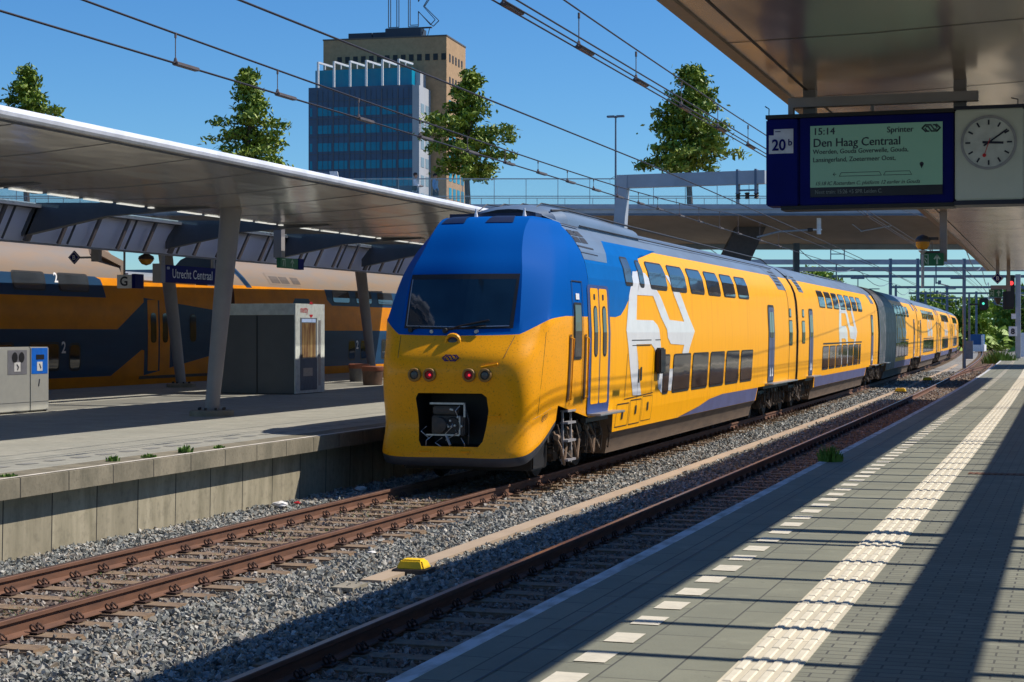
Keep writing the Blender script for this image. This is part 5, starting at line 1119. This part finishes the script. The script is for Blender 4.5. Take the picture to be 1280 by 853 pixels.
overhead(-4.93,'paired overhead wires crossing the upper right sky to the display',m2,[10,12.5,15,17.5,20,22.5,25,27.5,30,32.5,36,40,45],double=True,second=lambda y:5.60+.0006*(y-26)**2+.12)
# portal near the bridge
T=thing('catenary_portal','grey steel catenary portal in front of the bridge, slanting leg left','catenary mast',(-12.1,47,LZ))
c_=np.array
q=MB(); q.beam((-12.15,47,6.62),(-8.1,47,6.64),.30,.36); part('cross_beam',q,LGREY,T,world=True); q=MB(); q.beam((-12.05,47,6.79),(-12.45,47,LZ-.3),.34,.30,w2=.34,h2=.36); part('leg',q,LGREY,T,world=True)
q=MB()
for x in(-8.85,-8.35): q.box(x-.03,x+.03,46.84,47.18,6.2,6.86)
q.box(-8.9,-8.3,46.95,47.05,6.28,6.32); part('hanging_frame',q,GANT,T,world=True)
q=MB()
for x in(-8.85,-8.6,-8.35): q.lathe([(.04,-.09),(.08,-.07),(.05,-.03),(.08,0),(.05,.03),(.08,.07),(.04,.09)],(x,47,6.15),10)
q.tube([(-8.9,47,6.15),(-8.3,47,6.15)],.02,5); part('insulator',q,DRK,T,world=True)
# ------------------------------------------------------------------ bridge (axis turned to the tracks by TH)
BR=thing('footbridge','wide grey footbridge with glass balustrade and trees crossing above the train','bridge',(-20,84,0))
Mb=Matrix.Rotation(TH,4,'Z')
def BW(u,d,z): v=Mb@Vector((u,d,z)); return (v.x,v.y,v.z)
def bmap(mb): mb.v=[BW(*v) for v in mb.v]; return mb
q=MB(); q.prism([(84,8.58),(84,8.08),(84.5,7.98),(96,7.28),(96,7.0),(96.3,7.0),(96.3,8.55),(90,8.62)],'x',-58,36); 
q=bmap(q); part('deck',q,CONCD,BR,world=True)
q=MB(); q.box(-58,36,83.9,83.998,8.16,8.60); q.box(-58,36,83.82,83.9,8.36,8.44); q.box(-58,36,95.9,95.997,7.0,7.30); part('fascia',bmap(q),LGREY,BR,world=True)
q=MB(); q.box(-58,36,83.93,83.985,8.06,8.155); part('fascia_groove',bmap(q),GANT,BR,world=True)
BGL=clear('balustrade_glass',(.35,.70,.80),.13)
q=MB(); q.add([(-33,84.02,8.6),(36,84.02,8.6),(36,84.02,9.80),(-33,84.02,9.80)],[(0,1,2,3)]); part('balustrade_glass',bmap(q),BGL,BR,world=True)
q=MB(); q.add([(-33,96.02,8.6),(36,96.02,8.6),(36,96.02,9.80),(-33,96.02,9.80)],[(0,1,2,3)]); part('balustrade_glass',bmap(q),BGL,BR,world=True)
q=MB(); q.box(-33,36,83.97,84.01,9.80,9.85); q.box(-33,36,96.0,96.04,9.80,9.84); q.box(-33,36,84.1,84.14,8.98,9.02)
for k in range(46): u=-33+1.53*k; q.box(u,u+.03,83.98,84.0,8.6,9.82); q.box(u+.7,u+.73,96.0,96.03,8.6,9.82)
part('handrail',bmap(q),GALV,BR,world=True)
q=MB(); q.add([(11.35,88,7.9),(12.85,88,7.9),(11.9,88,5.8),(10.3,88,5.8),(11.35,88.8,7.9),(12.85,88.8,7.9),(11.9,88.8,5.8),(10.3,88.8,5.8)],[(0,1,2,3),(7,6,5,4),(0,4,5,1),(1,5,6,2),(2,6,7,3),(3,7,4,0)]); part('pier',bmap(q),mat('dark_pier',(.07,.06,.065)),BR,world=True)
q=MB(); q.box(15.0,15.3,93,93.4,-.3,7.2); q.box(10.4,11.8,88.05,88.75,-.3,5.8); part('pier',bmap(q),GANT,BR,world=True)
q=MB(); q.prism([(-11.2,8.6),(-8.1,8.6),(-8.25,10.02),(-9,10.05),(-16,9.9),(-16,8.6)],'y',82.6,82.9,0); q.add([(-8.62,82.5,10.05),(-8.25,82.5,10.05),(-8.0,82.5,8.9),(-8.4,82.5,8.9),(-8.62,82.7,10.05),(-8.25,82.7,10.05),(-8.0,82.7,8.9),(-8.4,82.7,8.9)],[(0,1,2,3),(7,6,5,4),(0,4,5,1),(1,5,6,2),(2,6,7,3),(3,7,4,0)],1); part('stair_wall',bmap(q),[GANT,SIGNW],BR,world=True)
def bring(u,d): v=BW(u,d,0); return v[0],v[1]
# small dark post on the bridge (right)
T=thing('bridge_post','small grey post standing on the bridge beside the display','post',BW(10.98,85,8.6)); q=MB(); q.box(-.08,.08,-.08,.08,0,1.0); part('shaft',q,GANT,T)
# registration arms
T=thing('registration_arm','pale tubular registration arm holding the wire under the bridge','catenary arm',BW(11.9,84.5,7.0))
q=MB(); a=BW(11.85,84.6,7.05);b=BW(12.9,84.6,7.32);c2=BW(14.3,84.6,7.4); q.tube([a,b,c2],.05,8); part('tube',q,GALV,T,world=True); q=MB(); q.tube([c2,BW(14.55,84.6,7.42)],.09,8); part('insulator',q,DRK,T,world=True)
q=MB(); q.tube([BW(14.55,84.6,7.42),BW(15.0,84.6,7.42)],.04,6); q.tube([BW(14.85,84.6,8.1),BW(14.85,84.6,7.2)],.11,8); part('drop_post',q,SIGNW,T,world=True)
T=thing('registration_arm','thin registration arm under the bridge right of the drop post','catenary arm',BW(17.3,84.8,7.3))
q=MB(); q.tube([BW(16.9,84.8,7.35),BW(18.4,84.8,7.62)],.035,6); q.tube([BW(16.5,84.8,7.7),BW(17.0,84.8,7.33)],.02,6); part('tube',q,GALV,T,world=True)
# lamp post on bridge
T=thing('street_lamp','tall twin-head lamp post standing on the bridge','street lamp',BW(5.1,86,8.6))
q=MB(); q.tube([(0,0,0),(0,0,4.5)],[.06,.04],8); part('pole',q,GANT,T); 
for s in(-1,1): q=MB(); q.bbox(s*.12-.2+s*.12,s*.12+.2+s*.12,-.1,.1,4.42,4.52,.02); q.tube([(0,0,4.4),(s*.2,0,4.46)],.025,6); part('lamp_head',q,GANT,T)
q=MB(); q.tube([(0,0,1.0),(-.28,0,1.15),(-.3,0,1.4),(-.1,0,1.5),(0,0,1.5)],.012,5); part('cable_loop',q,DRK,T)
# ------------------------------------------------------------------ people on the bridge
def person(loc_,rz,shirt,trouser,hair,label,arms,bag=None):
    T=thing('person',label,'person',loc_,rz)
    J={'pel':(0,0,.95,.135,.10),'wst':(0,.0,1.10,.125,.09),'chs':(0,.01,1.32,.165,.11),'nck':(0,.01,1.47,.055,.055),'hd0':(0,.0,1.55,.06,.07),'hd':(0,-.02,1.64,.085,.10),'hdt':(0,-.01,1.71,.07,.08),
       'hL':(.09,0,.88,.09,.09),'kL':(.10,-.10,.50,.06,.065),'aL':(.10,.02,.09,.04,.045),'tL':(.10,-.13,.04,.04,.03),
       'hR':(-.09,0,.88,.09,.09),'kR':(-.10,.06,.50,.06,.065),'aR':(-.10,.22,.11,.04,.045),'tR':(-.10,.09,.04,.04,.03)}
    J.update(arms)
    E=[('pel','wst'),('wst','chs'),('chs','nck'),('nck','hd0'),('hd0','hd'),('hd','hdt'),('pel','hL'),('hL','kL'),('kL','aL'),('aL','tL'),('pel','hR'),('hR','kR'),('kR','aR'),('aR','tR'),('chs','sL'),('sL','eL'),('eL','wL'),('wL','fL'),('chs','sR'),('sR','eR'),('eR','wR'),('wR','fR')]
    def skin(keys,edges,root,grow=0):
        me=bpy.data.meshes.new('b'); idx={k:i for i,k in enumerate(keys)}; me.from_pydata([J[k][:3] for k in keys],[(idx[a],idx[b]) for a,b in edges],[])
        ob=bpy.data.objects.new('b',me); COL.objects.link(ob); md=ob.modifiers.new('s','SKIN'); 
        for k,i in idx.items(): v=me.skin_vertices[0].data[i]; v.radius=(J[k][3]+grow,J[k][4]+grow); v.use_root=(k==root)
        sb=ob.modifiers.new('u','SUBSURF'); sb.levels=2; sb.render_levels=2
        dg=bpy.context.evaluated_depsgraph_get(); ne=bpy.data.meshes.new_from_object(ob.evaluated_get(dg)); bpy.data.objects.remove(ob); return ne
    def add(nm,me,m_):
        me.materials.clear(); me.materials.append(m_)
        for p in me.polygons: p.use_smooth=True
        o=bpy.data.objects.new(nm,me); COL.objects.link(o); o.parent=T; return o
    add('body',skin(list(J),E,'pel'),mat('skin_tone',(.45,.27,.19)))
    tk=['pel','wst','hL','kL','aL','hR','kR','aR']; add('trousers',skin(tk,[e for e in E if e[0] in tk and e[1] in tk],'pel',.014),trouser)
    sk=['pel','wst','chs','sL','eL','wL','sR','eR','wR']; add('shirt',skin(sk,[e for e in E if e[0] in sk and e[1] in sk],'chs',.022),shirt)
    bm=bmesh.new(); bmesh.ops.create_uvsphere(bm,u_segments=14,v_segments=10,radius=.108)
    for v in bm.verts: v.co=Vector((v.co.x*.9,v.co.y*1.02+.02,v.co.z*.95+1.69))
    bmesh.ops.delete(bm,geom=[v for v in bm.verts if v.co.z<1.63 and v.co.y<.02],context='VERTS'); q=MB(); q.bm(bm); o=part('hair',q,hair,T)
    q=MB(); q.tube([(0,-.115,1.66),(0,-.138,1.625),(0,-.118,1.61)],[.008,.016,.012],6)
    for s in(-1,1): q.tube([(s*.085,0,1.66),(s*.095,.01,1.63)],.018,6)
    part('face_features',q,mat('skin_tone',(.45,.27,.19)),T)
    q=MB()
    for s in(1,-1):
        a=J['fL' if s>0 else 'fR']
        for k in range(4): q.tube([(a[0]+(k-1.5)*.018,a[1],a[2]),(a[0]+(k-1.5)*.02,a[1]-.05,a[2]-.02)],.009,5)
        q.tube([(a[0]-s*.03,a[1]+.01,a[2]),(a[0]-s*.05,a[1]-.03,a[2])],.010,5)
    part('fingers',q,mat('skin_tone',(.45,.27,.19)),T)
    for nm_,y0 in(('L',0),('R',0)):
        a=J['t'+nm_]; b=J['a'+nm_]; q=MB(); q.bbox(a[0]-.05,a[0]+.05,a[1]-.03,b[1]+.07,-.0,.09,.02); part('shoe',q,BLK,T)
    if bag: q=MB(); q.bbox(*bag,.03); part('bag',q,BLK,T)
    return T
arms1={'sL':(.17,.0,1.40,.06,.06),'eL':(.22,-.05,1.14,.045,.045),'wL':(.16,-.26,1.10,.033,.033),'fL':(.10,-.34,1.10,.035,.028),'sR':(-.17,.0,1.40,.06,.06),'eR':(-.22,-.04,1.14,.045,.045),'wR':(-.16,-.25,1.10,.033,.033),'fR':(-.10,-.33,1.10,.035,.028)}
arms2={'sL':(.18,.0,1.42,.06,.06),'eL':(.23,.03,1.16,.045,.045),'wL':(.23,-.06,.92,.033,.033),'fL':(.22,-.09,.84,.035,.028),'sR':(-.18,.0,1.42,.06,.06),'eR':(-.23,.02,1.16,.045,.045),'wR':(-.23,-.08,.93,.033,.033),'fR':(-.22,-.11,.85,.035,.028)}
person(BW(-4.78,86.8,8.60),TH+R(75),mat('white_shirt',(.85,.87,.92)),mat('blue_grey_trousers',(.14,.2,.3)),mat('brown_hair',(.05,.025,.015)),'person in a white shirt walking right on the bridge, arms bent forward',arms1,(-.28,-.16,-.15,.13,.88,1.10))
person(BW(-3.82,87.2,8.60),TH+R(70),mat('light_blue_shirt',(.16,.36,.68)),mat('dark_trousers',(.02,.03,.06)),mat('black_hair',(.012,.010,.010)),'person with black hair and light blue shirt walking on the bridge',arms2)
# ------------------------------------------------------------------ trees
def tree(loc_,H,W,base,label,n_branch=70,leaves=60,mt=LEAF,lsz=.165,top_gap=0,seed=1,trunk_r=.16,droop=.15,shape=None,group=None):
    rr=random.Random(seed); T=thing('tree',label,'tree',loc_,group=group)
    q=MB(); q.tube([(0,0,0),(rr.uniform(-.05,.05)*W,0,H*.4),(rr.uniform(-.05,.05)*W,0,H*.75),(rr.uniform(-.05,.05)*W,0,H*.98)],[trunk_r,trunk_r*.75,trunk_r*.45,trunk_r*.12],8)
    V=[];F=[]
    shape=shape or (lambda t:(1-t)**.8*(.55+.45*min(1,t*6)))
    for b in range(n_branch):
        t=(b+rr.random())/n_branch; z0=base+(H-base)*t; a=rr.uniform(0,6.283); R_=W/2*shape(t)*rr.choice([.6,.8,.95,1.0,1.15])*rr.uniform(.85,1.1)+.12
        pts=[]; p=Vector((0,0,z0)); rise=(.30-.35*(1-t)*droop*4)
        for k in range(5):
            f=k/4; pts.append(Vector((math.cos(a)*R_*f+rr.uniform(-.05,.05)*R_,math.sin(a)*R_*f+rr.uniform(-.05,.05)*R_,z0+R_*rise*f-R_*droop*f*f)))
        q.tube(pts,[trunk_r*.22,trunk_r*.16,trunk_r*.12,trunk_r*.07,trunk_r*.03],4,cap=False)
        nl=int(leaves*(.35+R_/(W/2)))
        for k in range(nl):
            f=rr.random()**.65; i=min(3,int(f*4)); c=pts[i].lerp(pts[i+1],f*4-i)
            sp=.10*W*(.35+.5*(1-abs(f-.6))); c=c+Vector((rr.gauss(0,sp*.55),rr.gauss(0,sp*.55),rr.gauss(0,sp*.32)))
            n=Vector((rr.gauss(0,.7),rr.gauss(0,.7),rr.gauss(.6,.5))).normalized(); u=n.orthogonal().normalized(); u=(Matrix.Rotation(rr.uniform(0,6.28),3,n)@u); v=n.cross(u); s=lsz*rr.uniform(.55,1.2)
            o=len(V); V+= [c-u*s,c-v*s*.45,c+u*s-n*s*.2,c+v*s*.45]; F.append((o,o+1,o+2,o+3))
    part('trunk',q,BARK,T,smooth=True); me=bpy.data.meshes.new('crown'); me.from_pydata([tuple(v) for v in V],[],F); me.materials.append(mt); o=bpy.data.objects.new('crown',me); COL.objects.link(o); o.parent=T
    return T
con=lambda t:max(.12,(1-t)**.75*(.75+.25*min(1,t*5)))
tree(BW(8.72+.25,88,8.6),7.1,5.2,2.0,'dense conical tree on the bridge right of the lamp post',105,120,seed=3,shape=con,group='trees on the bridge')
sp3=lambda t:(.95*min(1,.45+t*3) if t<.55 else (.62*(1-t)**.5 if t<.75 else .42*(1-t)**.3))
tree(BW(-2.2,88,8.6),6.9,4.7,1.6,'loose tree with a detached top tuft in front of the office tower',76,105,seed=8,shape=sp3,group='trees on the bridge')
tree(BW(-13.25,88,8.6),7.0,4.7,1.4,'slender tree left of the office tower with an airy pointed top',80,105,seed=12,shape=lambda t:(.95*min(1,.6+t*2)*(1-t*.35) if t<.55 else .75*(1-t)**.75),group='trees on the bridge')
tree(BW(-24.4,88,8.6),7.1,4.4,2.8,'tree at the left edge of the photo half hidden by the canopy',70,95,seed=21,shape=lambda t:(1.0*(1-t*.45) if t<.5 else .8*(1-t)**.8),group='trees on the bridge')
for i,(x,y,h,w_,s) in enumerate(((-24,168,8.6,9.5,5),(-31,176,8.9,9,6))):
    tree((x,y,-.4),h,w_,1.5,['bright green tree beyond the bridge above the carriage roofs','smaller bright green tree at the left of the pair beyond the bridge'][i],70,120,mt=LEAF2,lsz=.26,seed=s,shape=lambda t:(1-t)**.45,trunk_r=.3)
lab=['bushy lineside tree directly left of the far signal mast','lineside tree behind the blue container','dark lineside tree right of the far train end','lineside tree at the right edge beyond the platform','tall lineside tree behind the red signal','round lineside tree at the end of the track','low lineside tree under the far exit sign','farthest hazy lineside tree on the right']
for i,(x,y,h,w_) in enumerate(((-15,262,7.5,10),(-21,285,8.5,11),(-24,250,5.5,7),(-3,255,8,11),(-8.5,272,9.5,11),(-12,330,10.5,13),(-6,300,9,12),(-28,340,10,14))):
    tree((x,y,-.4),h,w_,.6,lab[i],60,130,mt=LEAF2,lsz=.36,seed=30+i,shape=lambda t:(1-t)**.4,trunk_r=.3)
q=MB()
for i in range(2600):
    y=random.uniform(245,360); x=random.uniform(-46,30)-(y-245)*.1; z=-.5+random.random()**1.5*(4.0); s=random.uniform(.3,.8); a=random.uniform(0,6.28); q.add([(x-s*math.cos(a),y-s*math.sin(a),z-s*.5),(x+s*math.cos(a),y+s*math.sin(a),z-s*.3),(x+s*.5*math.cos(a),y+s,z+s*.6)],[(0,1,2)])
o=mesh_obj('hedgerow',q,LEAF2,recalc=False); tag(o,'green lineside scrub closing the view down the line','scrub',kind='stuff')
# ------------------------------------------------------------------ gantries beyond the bridge
gl=['nearest grey gantry right behind the bridge','second dark gantry behind the bridge','third gantry behind the bridge','fourth gantry behind the bridge','fifth gantry behind the bridge','sixth gantry far down the line','farthest gantry far down the line']
for i,(d,h,us,ext) in enumerate(((128,7.6,(27.7,29.7,33.1),(-10,60)),(167,7.8,(30.4,43.2),(-8,60)),(205,7.75,(45.0,51.0),(44.5,75)),(241,7.85,(57.0,64),(54.7,80)),(272,7.8,(67.7,),(64.5,90)),(310,7.7,(74.5,82),(72,98)),(350,7.6,(84,92),(80,105)))):
    T=thing('catenary_gantry',gl[i]+' spanning the tracks','gantry',BW(us[0],d,0),group='gantries down the line')
    q=MB(); hh=.36 if i==0 else .26
    q.box(ext[0],ext[1],d-.15,d+.15,h-hh/2,h+hh/2)
    if i==0: q.box(ext[0],ext[1],d+1.5,d+1.8,h-.62,h-.30)
    q=bmap(q); part('cross_beam',q,LGREY if i==0 else GANT,T,world=True)
    for u in us: q=MB(); w_=.10+.0006*d; q.box(u-w_/2,u+w_/2,d-.16,d+.16,-.4,h+.25); part('mast',bmap(q),GANT,T,world=True)
    q=MB()
    for u in np.arange(ext[0]+5,ext[1],7.3):
        q.box(u-.5,u-.42,d-.05,d+.05,h-1.6,h); q.tube([(u-.46,d,h-1.5),(u+.9,d,h-1.9)],.05,5); q.lathe([(.12,-.15),(.12,.15)],(u-.2,d,h-1.5),6); q.tube([(u+.6,d,h-1.2),(u+1.6,d,h-1.2)],.05,5)
        if i==0: q.box(u-.9,u-.84,d-.05,d+.05,h+.1,h+.95); q.box(u+.1,u+.16,d-.05,d+.05,h+.1,h+.95); q.box(u-.9,u+.16,d-.04,d+.04,h+.55,h+.62)
    part('insulator_arms',bmap(q),GANT,T,world=True)
for i,(x0,x1) in enumerate(((-14,-16),(-4.9,-6),(-19,-22),(0,-2),(5,3))):
    T=thing('overhead_line',['wire running on beyond the bridge over the yellow carriages','wire running on beyond the bridge over the platform track','wire beyond the bridge left of the carriages','wire beyond the bridge right of the platform','outermost wire beyond the bridge'][i],'overhead wires',(x0,120,6.5))
    q=MB(); Y=np.arange(96,350,6.0); q.tube([(bx(x0,y),y,6.5+.9*(((y-96)/38.0)%1-.5)**2*4) for y in Y],.03,4); q.tube([(bx(x0,y),y,5.9) for y in Y],.03,4); part('wire',q,GANT,T,world=True)
T=thing('container','blue shipping-style container beside the far tracks','container',(-12.8,235,-.4)); q=MB(); q.bbox(-13.7,-12.1,234,239,.85,2.2,.05); part('body',q,mat('container_blue',(.01,.09,.26)),T,world=True); q=MB(); q.box(-12.3,-12.0,233.9,234,.85,2.1); q.box(-14,-11.9,233.8,239,.0,.85); part('plinth',q,SIGNW,T,world=True)
T=thing('relay_cabinet','pale relay cabinet beside the far tracks','cabinet',(-6,203,-.4)); q=MB(); q.bbox(-6.4,-5.9,203,203.5,-.3,2.4,.04); part('body',q,SIGNW,T,world=True)
# ------------------------------------------------------------------ office tower
TW=thing('office_tower','tall brown office tower with blue glass front and rooftop letters','office building',(-133,326,0))
tan=mat('tan_brick',(.42,.27,.15),(.37,.235,.13),rough=.9,sc=.3,fine=1.5)
teal=mat('teal_glazing',(.0,.24,.38),(.0,.16,.28),rough=.35,sc=.12,spec=.4); curt=mat('slate_curtain_wall',(.045,.085,.17),(.035,.065,.13),rough=.35,sc=.4)
rot=math.atan2(2.2,25.7)
def TWL(a,b,z): return (-146.3+a*math.cos(rot)-b*math.sin(rot),325.7+a*math.sin(rot)+b*math.cos(rot),z)
def tm(mb): mb.v=[TWL(*v) for v in mb.v]; return mb
# local a: 0..26 across the front, b: depth
q=MB(); q.box(0,25.9,0,15,-.5,61.6); part('wall',tm(q),tan,TW,world=True)
q=MB(); q.box(-.1,26,-.1,15.1,61.6,61.9); part('parapet',tm(q),mat('parapet_brown',(.10,.08,.07)),TW,world=True)
q=MB(); q.box(-.3,21.2,-8,-.02,-.5,51.0); part('glass_block',tm(q),curt,TW,world=True); q=MB(); q.box(21.21,22.6,-8.2,-.02,-.5,50.8); q.box(19.6,21.6,-4,-.02,50.8,54.2); part('pale_stair_wall',tm(q),mat('pale_wall',(.40,.42,.46),(.36,.37,.41),sc=.3),TW,world=True)
q=MB(); q.box(.6,20.6,-6.5,-.02,50.4,54.6); part('upper_glass',tm(q),teal,TW,world=True)
for fl in range(11):
    z=46.2-3.52*fl; q=MB()
    for k in range(7): a=-1.9+3.33*k; q.box(a+(1.9 if k==0 else .25),a+(2.4 if k==0 else 3.05),-8.05,-8.0,z-.9,z+.75)
    part('window_row',tm(q),teal,TW,world=True)
q=MB()
for k in range(1,7): a=-1.75+3.33*k; q.box(a-.1,a+.1,-8.14,-8.0,-.5,50.4)
for k in range(1,7):
    for b in(1.1,2.2): a=-1.75+3.33*k+b; q.box(a-.03,a+.03,-8.12,-8.06,-.5,50.4)
for z in np.arange(6,50,3.52): q.box(-.2,21.2,-8.1,-8.06,z,z+.1)
part('facade_fin',tm(q),mat('fin_grey',(.10,.11,.14)),TW,world=True)
for k in range(6):
    a=1.65+3.33*k; q=MB(); q.box(a,a+.38,-8.6,-8.25,50.9,56.0); q.beam((a+.2,-8.4,55.9),(a+2.2,-5.5,55.4),.36,.36); q.box(a+1.1,a+1.3,-7.2,-7.0,54.6,55.6); part('roof_bracket',tm(q),SIGNW,TW,world=True)
for k in range(14): a=3.0+1.68*k; q=MB(); q.box(a,a+.95,-.06,0,56.9+.0,58.2); part('window',tm(q),BLK,TW,world=True)
for z in(57.6,53.0):
    for k in range(5): b=2.0+2.35*k; q=MB(); q.box(25.9,25.96,b,b+1.0,z-.8,z+.8); part('window',tm(q),BLK,TW,world=True)
for fl in range(9):
    z=48.0-3.52*fl
    for k in range(4): b=1.8+3.2*k; q=MB(); q.box(25.9,25.96,b,b+2.0,z-1.1,z+1.1); part('window',tm(q),teal,TW,world=True)
for fl in range(8):
    z=46.5-3.52*fl; 
    for b0,b1 in((-7,-4.8),(-3.6,-1.6)): q=MB(); q.box(22.6,22.66,b0,b1,z-1,z+.9); part('window',tm(q),mat('pale_glass',(.2,.3,.38)),TW,world=True)
q=MB(); q.box(4,9,4,9,61.9,63.6); q.box(9.2,15,4,9,61.9,63.6); q.box(12.5,20,2,6,61.9,63.9); part('plant_room',tm(q),mat('plant_dark',(.03,.045,.07)),TW,world=True)
q=MB()
for (x0,x1,z0,z1) in((12.9,15.1,64.3,72.5),):
    for e in(0,.45): q.beam((x0+e,3,z0),(x0+e,3,z1),.16,.16); q.beam((x1-e,3,z0),(x1-e,3,z1),.16,.16)
    q.beam((x0,3,z0),(x1,3,z0),.16,.16); q.beam((x0,3,z1),(x1,3,z1),.16,.16); q.beam((x0+.45,3,z1-.45),(x1-.45,3,z1-.45),.16,.16)
K_=[(17.1,64.3),(17.1,72.6),(19.2,72.6),(19.2,69.4),(21.4,72.6),(23.6,72.6),(20.5,68.3),(23.5,65.3),(22.3,64.2),(19.2,67.3),(19.2,64.3)]
for s in(1,.82):
    cx,cz=20.0,68.3; P=[(cx+(a-cx)*s-(0 if s==1 else .15),cz+(b-cz)*(s+.1 if s<1 else 1)) for a,b in K_]
    for a,b in zip(P,P[1:]+P[:1]): q.beam((a[0],3,a[1]),(b[0],3,b[1]),.15,.15)
part('rooftop_letters',tm(q),mat('letter_steel',(.10,.12,.15)),TW,world=True)
q=MB(); q.box(12.5,22,2.6,3.4,63.9,64.1)
for a in np.arange(12.6,22,1.2): q.beam((a,3,61.9),(a+.6,3,64),.12,.12)
part('letter_frame',tm(q),DRK,TW,world=True)
# city edge behind the left train
T=thing('station_building','low grey station block behind the left train','building',(-75,140,0)); q=MB(); q.box(-110,-60,135,160,-.5,7.5); part('wall',q,mat('far_block',(.28,.28,.28)),T,world=True); q=MB(); q.box(-110.5,-59.5,134.5,160.5,7.5,7.9); part('roof',q,GANT,T,world=True)
for k in range(8): q=MB(); q.box(-106+5.6*k,-103+5.6*k,134.9,135,3.5,6); part('window',q,teal,T,world=True)
